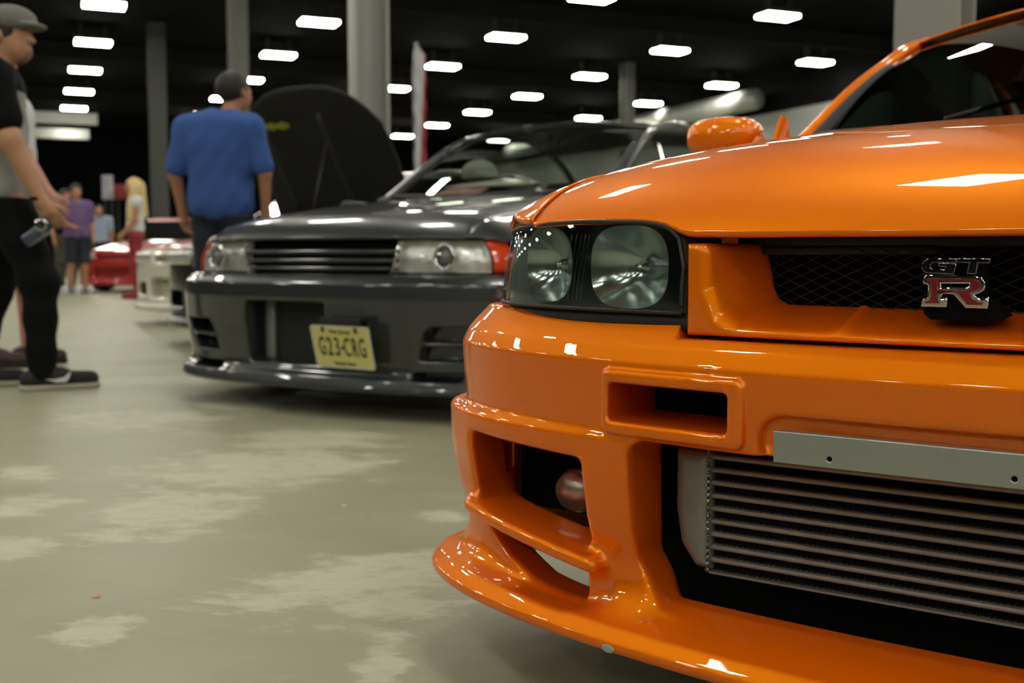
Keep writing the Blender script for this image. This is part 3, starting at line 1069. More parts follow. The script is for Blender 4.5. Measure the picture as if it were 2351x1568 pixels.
def coach(parent, S, paint, P):
    """fenders, doors, glass house, roof, tail, wheels; P holds the car's own measures"""
    qh = P['qh'] + .003
    G = P['glass']
    for sgn in (-1, 1):
        # top of the fender
        qt = qh + (P['qs'] - qh) * (1 - (1 - np.linspace(0, 1, 46)) ** 1.6)
        ze = P['fedge'](qt)
        ve = shell_front(qt, ze, S)
        rows = []
        for t in np.concatenate([[-.004, -.002], np.linspace(0, 1, 80) ** 1.5]):
            if t < 0:
                rows.append(np.stack([sgn * qt, ve - t, ze + t * .8], -1))
                continue
            v = ve + (P['cowl'] - ve) * t
            rows.append(np.stack([sgn * qt, v, shell_z(qt, v, S)], -1))
        fe = empty('fender')
        fe.parent = parent
        grid_obj('fender_top', np.array(rows), paint, fe, thick=.004)
        vs = np.linspace(P['side0'], P['cowl'], 70)
        rows = []
        for j in np.linspace(0, 1, 26):
            row = []
            for v in vs:
                low = P['sill']
                dv = v - P['wv']
                if abs(dv) < P['arch']: low = max(low, P['wr'] + math.sqrt(P['arch'] ** 2 - dv * dv))
                zt = P['zs']
                z = zt + (low - zt) * j
                if z > S['Zb']:
                    rho = (1 - ((z - S['Zb']) / (crown(v, S) - S['Zb'])) ** S['r']) ** (1 / S['p'])
                else: rho = 1.0
                t = max(S['v0'] - v, 0) / S['B']
                q = S['A'] * max(rho ** S['n'] - t ** S['n'], .01) ** (1 / S['n'])
                q += P['flare'] * math.exp(-((math.hypot(dv, z - P['wr']) - P['arch']) / .07) ** 2) * (1 if z < S['Zb'] + .03 else math.exp(-((z - S['Zb'] - .03) / .04) ** 2))
                row.append((sgn * q, v, z))
            rows.append(row)
        grid_obj('fender_side', np.array(rows), paint, fe, thick=.004)
        # door and rear quarter
        vs = np.linspace(P['cowl'] + .004, P['tail'], 90)
        rows = []
        for j in np.linspace(0, 1, 16):
            row = []
            for v in vs:
                low = P['sill']
                dv = v - P['wv2']
                if abs(dv) < P['arch']: low = max(low, P['wr'] + math.sqrt(P['arch'] ** 2 - dv * dv))
                zt = P['belt'](v)
                z = zt + (low - zt) * j
                q = S['A'] + .006 - .11 * max(0, (z - .62) / .3) ** 2
                q -= .14 * max(0, (v - P['tail'] + .5) / .5) ** 3
                row.append((sgn * q, v, z))
            rows.append(row)
        grid_obj('door_side', np.array(rows), paint, parent, thick=.004)
        # pillar and roof rail
        pil = [(sgn * a, b, c) for a, b, c in P['rail']]
        pp = []
        for i in range(len(pil) - 1):
            for t in np.linspace(0, 1, 8, endpoint=False):
                p0, p1, p2, p3 = [np.array(pil[min(max(i + k, 0), len(pil) - 1)]) for k in (-1, 0, 1, 2)]
                pp.append(.5 * (2 * p1 + (p2 - p0) * t + (2 * p0 - 5 * p1 + 4 * p2 - p3) * t * t + (3 * p1 - p0 - 3 * p2 + p3) * t ** 3))
        pp.append(np.array(pil[-1]))
        tube('roof_rail', pp, .020, paint, parent, n=12)
        inner = [p + np.array([-sgn * .026, -.004, -.004]) for p in pp]
        tube('window_trim', inner[:int(len(inner) * .36)], .020, BLACK, parent, n=10)
        # side window
        k0, k1 = 0, len(pp)
        rows = []
        for t in np.linspace(0, 1, 6):
            rows.append([p * (1 - t) + np.array([sgn * (S['A'] - .075), p[1], P['belt'](p[1]) - .01]) * t for p in pp])
        grid_obj('side_window', np.array(rows), G, parent)
        for wv in (P['wv'], P['wv2']):
            wheel(parent, sgn * (S['A'] - .10), wv, P['wr'], .23, P['rim'])
        lin = [[(sgn * (S['A'] - .25), P['wv'] + dy, .2 + dz) for dy in (-.36, .36)] for dz in (0, .42)]
        grid_obj('arch_liner', np.array(lin), VOID, parent)
    # windscreen
    (b0, b1), (t0, t1) = P['ws_base'], P['ws_top']
    rows = []
    for j in np.linspace(0, 1, 22):
        row = []
        for s in np.linspace(-1, 1, 41):
            e = s * s
            pb = np.array([s * b1[0], b0[1] + (b1[1] - b0[1]) * e, b0[2] + (b1[2] - b0[2]) * e])
            pt = np.array([s * t1[0], t0[1] + (t1[1] - t0[1]) * e, t0[2] + (t1[2] - t0[2]) * e])
            p = pb + (pt - pb) * j
            p[1] -= .03 * math.sin(math.pi * j)
            p[2] += .018 * math.sin(math.pi * j)
            row.append(p)
        rows.append(row)
    ws = np.array(rows)
    grid_obj('windscreen', ws, G, parent)
    tube('windscreen_header', ws[-1] + [0, -.004, -.012], .010, BLACK, parent, n=8)
    tube('cowl_trim', ws[0] + [0, -.012, -.004], .014, BLACK, parent, n=8)
    # roof
    rr = []
    for v in np.linspace(0, 1, 24):
        row = []
        for s in np.linspace(-1, 1, 41):
            e = s * s
            y0 = t0[1] + (t1[1] - t0[1]) * e
            y = y0 + (P['roof_end'] - y0) * v
            zf = t0[2] + (t1[2] - t0[2]) * e
            ridge = P['roof_h'] * math.sin(math.pi * min(1, v * .9 + .06)) - P['roof_h'] * math.sin(math.pi * .06)
            drop = P['roof_drop'] * v ** 2
            row.append((s * t1[0] * (1 - .03 * v), y, zf + ridge - drop + .018))
        rr.append(row)
    grid_obj('roof', np.array(rr), paint, parent, thick=.006)
    # rear glass, boot lid, tail
    last = np.array(rr[-1])
    rg = [last]
    for j in np.linspace(0, 1, 8)[1:]:
        rg.append(np.array([(p[0] * (1 + .08 * j), p[1] + .62 * j, p[2] + (P['deck'] - p[2]) * j) for p in last]))
    grid_obj('rear_window', np.array(rg), G, parent)
    bl = [rg[-1]]
    for j in np.linspace(0, 1, 8)[1:]:
        bl.append(np.array([(p[0] * (1 + .1 * j), p[1] + (P['tail'] - p[1]) * j, p[2] - .03 * j * j) for p in rg[-1]]))
    grid_obj('boot_lid', np.array(bl), paint, parent, thick=.006)
    tp = [bl[-1]]
    for dz in (.12, .35, .6):
        tp.append(np.array([(p[0], p[1] + .03, P['deck'] - .03 - dz) for p in bl[-1]]))
    grid_obj('tail_panel', np.array(tp), paint, parent, thick=.006)
    # cabin
    box('cabin_floor', (0, (P['cowl'] + P['tail']) / 2, .30), (1.4, P['tail'] - P['cowl'] - .5, .05), VOID, parent)
    box('dashboard', (0, P['cowl'] + .42, P['deck'] - .16), (1.30, .42, .20), P['dash'], parent, bevel=.05, seg=3)
    box('engine_bulkhead', (0, P['cowl'] - .02, .58), (1.36, .03, .50), VOID, parent)
    for sx in (-.36, .36):
        seat = empty('seat', (sx, P['cowl'] + 1.10, .35))
        seat.parent = parent
        box('seat_base', (0, -.12, .08), (.50, .54, .18), P['seat'], seat, bevel=.05, seg=3)
        bk = box('seat_back', (0, .20, .40), (.50, .14, .62), P['seat'], seat, bevel=.06, seg=3)
        bk.rotation_euler = (-.25, 0, 0)
        hr = box('headrest', (0, .36, .74), (.27, .09, .17), P['seat'], seat, bevel=.04, seg=3)
        hr.rotation_euler = (-.2, 0, 0)
    return ws


GLASS_O = glass('dark_windscreen_glass', (0.14, 0.165, 0.15), 1.5)
SEATD = mat('black_seat_cloth', (0.02, 0.02, 0.021), rough=0.9, noise=0.3, scale=60)
DASHD = mat('black_dashboard', (0.012, 0.012, 0.012), rough=0.7, noise=0.2, scale=60)
RIMO = mat('bronze_rim', (0.10, 0.09, 0.08), rough=0.3, metal=0.8, noise=0.1, scale=20)
fe_o = smooth_interp([.60, .64, .67, .70, .74, .78, .83], [.690, .690, .694, .700, .696, .680, .668])
belt_o = lambda v: .905 - .02 * max(0, min(1, (v - 1.3) / 1.5))
coach(oc, SH, ORANGE, dict(qh=.615, qs=.812, fedge=fe_o, cowl=1.27, side0=.452, zs=.655, sill=.20, wv=.93, wv2=3.65, wr=.315, arch=.345, flare=.022,
                           belt=belt_o, tail=4.55, rail=[(.715, 1.45, .885), (.70, 1.512, .926), (.66, 1.69, 1.044), (.63, 1.865, 1.131), (.61, 2.02, 1.194), (.595, 2.35, 1.25), (.60, 2.9, 1.22), (.64, 3.4, 1.08), (.68, 3.8, .93)],
                           ws_base=((0, 1.31, .905), (.685, 1.515, .922)), ws_top=((0, 1.92, 1.252), (.595, 2.01, 1.192)), roof_end=3.15, roof_h=.06, roof_drop=.06, deck=.93,
                           glass=GLASS_O, seat=SEATD, dash=DASHD, rim=RIMO))


def mirror(parent, sgn, c, paint):
    mh = empty('door_mirror')
    mh.parent = parent

    def f(x, y, z):
        x = sgn * x
        e = sd_ell(x, y, z, c, (.096, .075, .054))
        b = sd_box(x, y, z, c, (.092, .068, .050), .036)
        d = smax(e * .5 + b * .5, y - c[1] - .045, .012)
        return d
    lo = (sgn * c[0] - .15, c[1] - .11, c[2] - .09)
    hi = (sgn * c[0] + .15, c[1] + .09, c[2] + .09)
    sdf_obj('mirror_shell', f, lo, hi, .006, paint, mh)
    box('mirror_glass', (sgn * c[0], c[1] + .047, c[2]), (.14, .004, .07), CHROME, mh, bevel=.001)
    sail = mesh_obj('mirror_sail', [(sgn * (.742 + e), y, z) for e in (0, .008) for y, z in ((1.38, .88), (1.50, .885), (1.47, .965), (1.44, .968))], [(0, 1, 2, 3), (7, 6, 5, 4), (0, 4, 5, 1), (1, 5, 6, 2), (2, 6, 7, 3), (3, 7, 4, 0)], paint, mh, smooth=False)
    tube('mirror_stalk', [(sgn * (c[0] - .17), c[1] + .03, c[2] - .045), (sgn * (c[0] - .06), c[1], c[2] - .04)], .022, paint, mh)


for sgn in (-1, 1): mirror(oc, sgn, (.925, 1.52, .932), ORANGE)
for sgn in (-1, 1): tube('wiper_arm', [(-.1 + sgn * .25, 1.36, .925), (.12 + sgn * .25, 1.52, 1.0), (.22 + sgn * .28, 1.60, 1.045)], .006, BLACK, oc, n=6)

# ------------------------------------------------------------------ the dark grey car
DYAW = .55
D0 = at(690, 585, 4.5)
dc = empty('dark_grey_car', (D0.x, 4.5, 0), -DYAW, 'dark gunmetal coupe with a yellow licence plate behind the orange car', 'car')
SD = dict(A=.908, B=.36, v0=.405, n=2.6, Zb=.56, z0=.748, s1=.088, k=.075, tau=.45, p=4.2, r=1.9)
DP = (.932, .36, .36, 2.4)
d_edge = smooth_interp([0, .2, .4, .6, .72], [.712, .712, .712, .712, .708])
hood_mesh('hood', SD, .66, d_edge, 1.22, GUNMETAL, dc, nq=60, nv=70, droop=.014)


def d_bumper(x, y, z):
    q = np.abs(x)
    s = plan_d(q, y, *DP)
    cover = sd_poly(s, z, [(-.02, .520), (-.016, .47), (-.022, .36), (-.045, .20), (-.14, .20), (-.14, .548), (-.06, .548), (-.038, .538)]) - .016
    mid = sd_rect(q, z, (0, .325), (.325, .128), .025)
    cover = smax(cover, -mid, .014)
    blk = smax(smax(sd_rect(x, z, (.225, .42), (.115, .038), .006), s + .004, .01), -s - .14, .01)
    cover = smin(cover, blk, .008)
    side = sd_poly(q, z, [(.775, .360), (.585, .360), (.56, .335), (.535, .245), (.70, .245)]) - .008
    cover = smax(cover, -smax(side, -(s + .10), .01), .012)
    slat = smax(smax(np.abs(z - .30) - .008, s + .03, .01), np.maximum(q - .80, .52 - q), .01)
    slat = smax(slat, -s - .12, .01)
    cover = smin(cover, slat, .010)
    lip = sd_poly(s, z, [(.006, .122), (-.16, .122), (-.16, .185), (-.05, .180), (-.004, .150)]) - .014
    corner = smax(sd_rect(q, z, (.60, .175), (.10, .016), .012), s + .0, .01)
    d = smin(cover, lip, .030)
    d = smax(d, -smax(corner, -s - .12, .01), .012)
    return np.maximum(d, y - .62)


sdf_obj('front_bumper', d_bumper, (-.92, -.05, .09), (.92, .64, .60), .0072, GUNMETAL, dc, slack=2.2)
box('radiator_core', (0, .14, .33), (.74, .03, .30), mat('dark_radiator_core', (.02, .022, .02), rough=.6, metal=.4, noise=.6, scale=120), dc)
tk = box('cooler_side_tank', (-.27, .118, .33), (.05, .03, .25), ALUCAST, dc, bevel=.008)
share(tk, dc, loc=(.54, 0, 0))
for sgn in (-1, 1): box('duct_lining', (sgn * .60, .22, .32), (.30, .03, .20), VOID, dc)

# licence plate, leaning on its bracket
pl = empty('licence_plate', (.232, -.028, .284))
pl.parent = dc
pl.rotation_euler = (R(14), 0, R(-3))
PLATEM = bpy.data.materials.new('yellow_plate_print')
PLATEM.use_nodes = True
nt = PLATEM.node_tree
tcn, sepn, rmp = nt.nodes.new('ShaderNodeTexCoord'), nt.nodes.new('ShaderNodeSeparateXYZ'), nt.nodes.new('ShaderNodeValToRGB')
nt.links.new(tcn.outputs['Generated'], sepn.inputs[0])
nt.links.new(sepn.outputs['Z'], rmp.inputs[0])
rmp.color_ramp.elements[0].color = (.62, .62, .33, 1)
rmp.color_ramp.elements[0].position = .15
rmp.color_ramp.elements[1].color = (.60, .50, .02, 1)
rmp.color_ramp.elements[1].position = .95
nt.links.new(rmp.outputs[0], nt.nodes['Principled BSDF'].inputs['Base Color'])
nt.nodes['Principled BSDF'].inputs['Roughness'].default_value = .4


def rrect(w, h, r, n=6):
    return [(sx * (w / 2 - r) + r * math.cos(a), sz * (h / 2 - r) + r * math.sin(a)) for sx, sz, a0 in ((1, 1, 0), (-1, 1, 90), (-1, -1, 180), (1, -1, 270)) for a in [R(a0 + 90 * k / n) for k in range(n + 1)]]


PH = .172
prism('plate', rrect(.305, PH, .014), 0, .002, PLATEM, pl)
prism('plate_rim', rrect(.305, PH, .014), -.0012, .0012, mat('pale_plate_rim', (.55, .55, .45), rough=.4, noise=.05, scale=30), pl, [rrect(.289, PH - .016, .010)])
INK = mat('dark_green_plate_ink', (.02, .028, .015), rough=.5, noise=.1, scale=60)
for k, ch in enumerate('G23CRG'):
    text_mesh('plate_character', ch, .106, INK, pl, ((-.103, -.0635, -.0245, .0275, .0665, .1055)[k], -.0022, -.002), (R(90), 0, 0), sx=(.58 if ch in '23' else .47), bold=.0012)
lathe('plate_separator_dot', [(0, -.001), (.0075, -.001), (.0075, .0005), (0, .0005)], INK, pl, 14, 'Y').location = (.0015, -.0015, -.002)
text_mesh('plate_heading', 'New Jersey', .023, INK, pl, (0, -.0022, .063), (R(90), 0, 0), bold=.0002)
text_mesh('plate_motto', 'Garden State', .021, INK, pl, (0, -.0022, -.066), (R(90), 0, 0), bold=.0002)
for sx in (-.085, .085): box('plate_bolt', (sx, -.004, .071), (.012, .006, .022), BLACK, pl, bevel=.002)
prism('plate_bracket', rrect(.21, .03, .004), .006, .02, BLACK, pl).location = (0, 0, .098)

# grille with two bars
for z in (.652, .617, .585):
    row = []
    for xx in np.linspace(-.40, .40, 31):
        v = shell_front(np.array(abs(xx)), np.array(.66), SD) + .025
        row.append((xx, float(v), z))
    tube('grille_bar', row, .0085, GUNMETAL, dc, n=8)
bk = np.array([[(xx, float(shell_front(np.array(abs(xx)), np.array(.66), SD)) + .075, z) for xx in np.linspace(-.42, .42, 15)] for z in (.52, .72)])
grid_obj('grille_backing', bk, VOID, dc, thick=.005)

# head lamps
CLEAR = glass('clear_lens', (0.96, 0.98, 0.97), 1.45)
BRIGHT = mat('bright_lamp_reflector', (0.72, 0.73, 0.70), rough=0.28, metal=0.75, noise=0.35, scale=30, bump=0.5)
AMBER = mat('amber_marker_lens', (0.62, 0.05, 0.01), rough=0.2, coat=0.8, noise=0.1, scale=40)


def d_lamp(sgn):
    h = empty('headlight')
    h.parent = dc
    rho = lambda z: .935 - .05 * max(0, (z - .60) / .09) ** 2
    a_of = lambda q: math.asin(min(1, (q / (SD['A'] * .935)) ** (SD['n'] / 2)))
    a0, a1, a2 = a_of(.375), a_of(.765), a_of(.825)
    zt = lambda q, a: min(.693, .585 + (q - .372) * 3.0)
    zb = lambda q, a: .572
    n0 = 40
    grid_obj('lens', lamp_grid(SD, a0, a1, zt, zb, rho, n=n0, k=12, sgn=sgn), CLEAR, h)
    B = lamp_grid(SD, a0, a1, zt, zb, rho, n=n0, k=12, sgn=sgn, inset=.05)
    A_ = lamp_grid(SD, a0, a1, zt, zb, lambda z: rho(z) - .004, n=n0, k=12, sgn=sgn)
    ring = lambda G: np.concatenate([G[0], G[1:, -1], G[-1, ::-1][1:], G[::-1, 0][1:]])
    grid_obj('reflector', B, BRIGHT, h)
    grid_obj('housing_rim', np.stack([ring(A_), ring(B)]), BRIGHT, h)
    q, v = plan_pt(a_of(.615), .915, SD)
    c = (sgn * q, v, .632)
    lathe('projector_ring', [(.030, .03), (.046, .0), (.050, -.012), (.046, -.016), (.040, -.010), (.034, .006)], CHROME, h, 28, 'Y').location = c
    lathe('projector_lens', [(0, -.014), (.018, -.011), (.030, -.002), (.036, .012)], mat('grey_projector_glass', (.10, .115, .115), rough=.1, coat=1, noise=.1, scale=20), h, 24, 'Y').location = c
    t = grid_obj('corner_marker', lamp_grid(SD, a1 + .012, a2, lambda q, a: .693, zb, rho, n=14, k=8, sgn=sgn), AMBER, h, thick=.01)


d_lamp(-1)
d_lamp(1)
GLASS_D = glass('clear_windscreen_glass', (0.62, 0.66, 0.62), 1.45)
SEATG = mat('grey_seat_cloth', (0.10, 0.10, 0.095), rough=0.9, noise=0.3, scale=40)
RIMD = mat('silver_rim', (0.40, 0.40, 0.40), rough=0.3, metal=0.9, noise=0.05, scale=20)
fe_d = smooth_interp([.64, .70, .76, .82, .89], [.708, .705, .70, .686, .668])
ws_d = coach(dc, SD, GUNMETAL, dict(qh=.66, qs=.888, fedge=fe_d, cowl=1.22, side0=.35, zs=.665, sill=.20, wv=.80, wv2=3.40, wr=.315, arch=.345, flare=.02,
                                    belt=lambda v: .92 - .02 * max(0, min(1, (v - 1.3) / 1.5)), tail=4.35,
                                    rail=[(.685, 1.38, .915), (.665, 1.46, .955), (.63, 1.66, 1.09), (.60, 1.90, 1.225), (.58, 2.12, 1.305), (.565, 2.5, 1.35), (.57, 3.0, 1.30), (.62, 3.4, 1.14), (.67, 3.7, .95)],
                                    ws_base=((0, 1.26, .93), (.65, 1.46, .95)), ws_top=((0, 2.02, 1.335), (.56, 2.12, 1.305)), roof_end=2.95, roof_h=.045, roof_drop=.06, deck=.95,
                                    glass=GLASS_D, seat=SEATG, dash=DASHD, rim=RIMD))

# papers and bag lying on the dashboard
PAPER = mat('white_paper', (.62, .62, .56), rough=.7, noise=.1, scale=20)
PINK = mat('pink_printed_paper', (.55, .26, .25), rough=.7, noise=.5, scale=18)
PALE = mat('pale_cloth_cap', (.42, .44, .40), rough=.9, noise=.3, scale=30)


def in_dark(x, y, z):
    c, s = math.cos(DYAW), math.sin(DYAW)
    return Vector((D0.x + x * c + y * s, 4.5 - x * s + y * c, z))


def dash_item(name, pts, m, label, cat, bend=.02):
    """a slightly bent sheet given by its corners in the dark car's axes"""
    a, b, c, d = [np.array(p, float) for p in pts]
    rows = []
    for j in np.linspace(0, 1, 8):
        rows.append([tuple(in_dark(*((a * (1 - i) + b * i) * (1 - j) + (d * (1 - i) + c * i) * j + np.array([0, 0, bend * math.sin(math.pi * i) * math.sin(math.pi * j)])))) for i in np.linspace(0, 1, 10)])
    o = grid_obj(name, np.array(rows), m, None, thick=.004)
    return tag(o, label, cat)


dash_item('show_card', [(-.45, 1.47, .945), (-.12, 1.42, .945), (-.11, 1.56, .985), (-.42, 1.61, .985)], PINK, 'pink printed show card leaning behind the dark car windscreen', 'card')
dash_item('paper_sheet', [(-.46, 1.64, 1.00), (.06, 1.60, 1.00), (.08, 1.76, 1.02), (-.42, 1.80, 1.03)], PAPER, 'white paper sheet lying across the dark car dashboard', 'paper')


def cap_fn(x, y, z):
    return smin(sd_ell(x, y, z, (0, 0, .02), (.10, .11, .075)), sd_box(x, y, z, (.10, -.06, .0), (.08, .06, .006), .005), .02)


o = sdf_obj('cloth_cap', lambda x, y, z: np.maximum(cap_fn(x, y, z), -z - .005), (-.14, -.16, -.02), (.22, .16, .12), .012, PALE)
o.location = in_dark(-.30, 1.76, 1.055)
tag(o, 'pale cloth cap on the papers in the dark car', 'cap')


# ------------------------------------------------------------------ farther cars of the row
def far_car(name, label, loc, yaw, paint, hoodpaint=None, open_bay=False, res=.018, lampm=None, roof=True):
    c = empty(name, loc, -yaw, label, 'car')
    top = smooth_interp([0, .12, .5, 1.25, 1.5, 3.4, 3.9, 4.4], [.66, .70, .78, .90, .92, .93, .93, .88])

    def hull(x, y, z):
        q = np.abs(x)
        s = np.maximum(plan_d(q, y, .87, .40, .40, 2.3), plan_d(q, 4.4 - y, .86, .30, .30, 2.4))
        tz = top(y) - .10 * np.clip(q / .85, 0, 1) ** 4
        d = smax(smax(s, z - tz, .10), .13 - z, .02)
        lip = smax(np.maximum(s - .025, np.abs(z - .155) - .02), y - .5, .02)
        d = smin(d, lip, .04)
        for wv in (.85, 3.45):
            arch = np.maximum(np.sqrt((y - wv) ** 2 + (z - .31) ** 2) - .36, .55 - q)
            d = smax(d, -arch, .03)
        mid = np.maximum(sd_rect(x, z, (0, .34), (.42, .085), .03), y - .16)
        d = smax(d, -mid, .03)
        sd_ = np.maximum(sd_rect(q, z, (.62, .33), (.11, .055), .02), -s - .12)
        d = smax(d, -sd_, .03)
        gr = np.maximum(sd_rect(x, z, (0, .60), (.36, .028), .01), y - .12)
        d = smax(d, -gr, .02)
        if open_bay:
            bay = smax(sd_rect(x, y, (0, .70), (.64, .52), .08), .45 - z, .02)
            d = smax(d, -bay, .02)
        return d
    sdf_obj('body', hull, (-.95, -.06, .10), (.95, 4.45, 1.0), res, paint, c, slack=2.4)
    box('intake_lining', (0, .22, .36), (1.5, .02, .34), VOID, c)
    if not open_bay:
        q = np.linspace(-.62, .62, 25)
        rows = []
        for t in np.linspace(0, 1, 20):
            v = .10 + .25 * np.abs(q) ** 3 + (1.22 - .10 - .25 * np.abs(q) ** 3) * t
            rows.append(np.stack([q, v, top(v) - .10 * (np.abs(q) / .85) ** 4 + .006], -1))
        grid_obj('hood', np.array(rows), hoodpaint or paint, c, thick=.006)
    for sgn in (-1, 1):
        def lampf(x, y, z):
            s = plan_d(np.abs(x), y, .88, .40, .40, 2.3)
            return smax(smax(sd_rect(sgn * x, z, (.58, .615), (.19, .048), .02), s - .004, .02), -s - .05, .02)
        sdf_obj('headlight', lampf, (min(sgn * .35, sgn * .82), -.05, .54), (max(sgn * .35, sgn * .82), .35, .70), .012, lampm or BRIGHT, c)
        for wv in (.85, 3.45): wheel(c, sgn * .76, wv, .31, .22, RIMD)
    if roof:
        def house(x, y, z, grow=0.0):
            q = np.abs(x)
            lo_ = z - .88
            w = .70 - .35 * np.clip(lo_, 0, .5) - q
            f = (y - 1.35) - lo_ * 1.55
            r_ = (3.75 - y) - lo_ * 1.4
            return smax(smax(-np.minimum(np.minimum(w * .94, f * .54), r_ * .58), z - 1.33, .10), .85 - z, .01) - grow
        sdf_obj('glass_house', house, (-.75, 1.3, .84), (.75, 3.8, 1.4), .03, mat('dark_cabin_glass', (.01, .011, .011), rough=.08, coat=.6, noise=.1, scale=10), c, slack=2.5)
        sdf_obj('roof', lambda x, y, z: smax(house(x, y, z, .006), 1.245 - z, .01), (-.75, 1.3, 1.2), (.75, 3.8, 1.4), .03, paint, c, slack=2.5)
    return c


bc = far_car('black_car', 'black car with its bonnet raised behind the dark grey car', (-1.93, 7.70, 0), .55, BLACKPAINT, open_bay=True)
# raised bonnet, hinged at the scuttle
HB = mat('matt_black_bonnet_lining', (.006, .006, .006), rough=.75, noise=.3, scale=20)
hinge = Vector((0, 1.22, .94))
ang = R(122)
q = np.linspace(-1, 1, 37)
rows, rib = [], []
for t in np.linspace(0, 1, 24):
    row = []
    for s in q:
        ln = 1.04 * (1 - .30 * abs(s) ** 3.2)
        x = s * .66
        l = ln * t
        bow = .03 * (1 - s * s) + .045 * math.sin(math.pi * t * .9)
        dy, dz = math.cos(ang) * l - math.sin(ang) * bow * -1, math.sin(ang) * l + math.cos(ang) * bow * -1
        row.append((x, hinge.y + dy, hinge.z + dz))
    rows.append(row)
bonnet = grid_obj('raised_hood', np.array(rows), HB, bc, thick=.014)
for sx in (-.30, .12):
    pts = [(sx * .66 / .5, hinge.y + math.cos(ang) * l - .012, hinge.z + math.sin(ang) * l - .012) for l in np.linspace(.06, .85, 10)]
    tube('hood_rib', pts, .016, mat('dark_grey_rib', (.02, .02, .019), rough=.7, noise=.2, scale=30), bc, n=8)
tube('hood_prop', [(.10, .70, .78), (.20, .80, 1.45)], .006, mat('prop_rod_steel', (.06, .055, .05), rough=.5, metal=.6, noise=.1, scale=20), bc, n=8)
YEL = mat('yellow_green_sticker', (.30, .32, .01), rough=.5, noise=.3, scale=40)
for k in range(7):
    sx = -.36 + k * .036
    l = .80
    hgt = .035 + .012 * ((k * 7) % 3)
    o = box('hood_sticker', (0, 0, 0), (.026, .004, hgt), YEL, bc)
    o.location = (sx, hinge.y + math.cos(ang) * l - .035, hinge.z + math.sin(ang) * l - .03)
    o.rotation_euler = (R(32), 0, 0)
for (x, y, z, r) in ((-.18, .42, .86, .05), (-.10, .36, .82, .045), (-.24, .50, .80, .05), (-.05, .48, .80, .05)):
    def ball(X, Y, Z, x=x, y=y, z=z, r=r): return smin(sd_ell(X, Y, Z, (x, y, z), (r, r, r * .8)), sd_cone(X, Y, Z, (x, y, z), (x + .05, y + .1, z - .18), r * .6, r * .5), .03)
    sdf_obj('engine_pipe', ball, (x - .12, y - .12, z - .28), (x + .18, y + .25, z + .1), .015, CHROME, bc)
box('engine_block', (0, .70, .60), (.50, .75, .26), BLACK, bc, bevel=.04)
box('bay_lining', (0, .70, .44), (1.26, 1.02, .02), VOID, bc)

wc = far_car('white_car', 'white car with a red bonnet parked past the black car', (-2.98, 10.15, 0), .55, WHITEPAINT, hoodpaint=REDPAINT)
box('cowl_strip', (0, 1.33, .93), (1.25, .22, .05), WHITEPAINT, wc, bevel=.02)
rc = far_car('red_car', 'small red car far back between the bystanders', (-6.75, 19.2, 0), .25, REDPAINT, res=.03, lampm=mat('glinting_lamp', (.8, .8, .78), rough=.15, metal=.6, noise=.1, scale=10))

# feather banner
bn = empty('feather_banner', (at(962, 585, 16.5).x, 16.5, 0), .3, 'tall narrow white feather banner with a red edge behind the dark car', 'banner')
rows = []
for t in np.linspace(0, 1, 60):
    z = 1.45 + t * 2.22
    w = .17 * min(1, (1 - t) / .12 + .25)
    rows.append([(-.055 + w * u + .008 * math.sin(t * 40 + u * 3), .012 * math.sin(t * 33 + u * 4), z) for u in np.linspace(0, 1, 9)])
BAN = bpy.data.materials.new('banner_cloth')
BAN.use_nodes = True
nt = BAN.node_tree
tc, sp, r1 = nt.nodes.new('ShaderNodeTexCoord'), nt.nodes.new('ShaderNodeSeparateXYZ'), nt.nodes.new('ShaderNodeMath')
nt.links.new(tc.outputs['Generated'], sp.inputs[0])
r1.operation = 'SUBTRACT'
nt.links.new(sp.outputs['X'], r1.inputs[0])
r2 = nt.nodes.new('ShaderNodeMath')
r2.operation = 'MULTIPLY'
r2.inputs[1].default_value = .55
nt.links.new(sp.outputs['Z'], r2.inputs[0])
nt.links.new(r2.outputs[0], r1.inputs[1])
cr = nt.nodes.new('ShaderNodeValToRGB')
cr.color_ramp.elements[0].position = .34
cr.color_ramp.elements[0].color = (.40, .39, .42, 1)
cr.color_ramp.elements[1].position = .42
cr.color_ramp.elements[1].color = (.22, .02, .03, 1)
nt.links.new(r1.outputs[0], cr.inputs[0])
nt.links.new(cr.outputs[0], nt.nodes['Principled BSDF'].inputs['Base Color'])
nt.nodes['Principled BSDF'].inputs['Roughness'].default_value = .8
grid_obj('banner_cloth', np.array(rows), BAN, bn, thick=.002)
tube('banner_pole', [(-.07, 0, .03), (-.07, 0, 3.2), (-.05, 0, 3.55), (.0, 0, 3.68)], .011, mat('grey_pole', (.3, .3, .3), rough=.4, metal=.6, noise=.1, scale=20), bn)
for a in range(4):
    b = box('base_foot', (.22, 0, .02), (.46, .05, .03), BLACK, bn, bevel=.008)
    b.rotation_euler = (0, 0, a * math.pi / 2 + .4)
    b.location = (-.07, 0, 0)


def sign(name, px, py, d, w, h, m, label, cat):
    p = at(px, py, d)
    s = empty(name, (p.x, p.y, 0), 0, label, cat)
    box('panel', (0, 0, p.z), (w, .03, h), m, s, bevel=.005)
    for sx in (-.3, .3): box('post', (sx * w, .03, (p.z + h / 2) / 2), (.03, .03, p.z + h / 2), BLACK, s)
    box('foot', (0, .03, .015), (w * .9, .35, .03), BLACK, s)


sign('display_sign', 247, 430, 26, .25, .55, mat('grey_white_print', (.30, .30, .34), rough=.7, noise=.8, scale=4), 'small grey and white display sign far behind the woman', 'sign')
sign('booth_sign', 285, 440, 28, .55, .36, mat('dark_red_print', (.16, .012, .018), rough=.7, noise=.4, scale=4), 'dark red booth sign left of the blonde hair', 'sign')


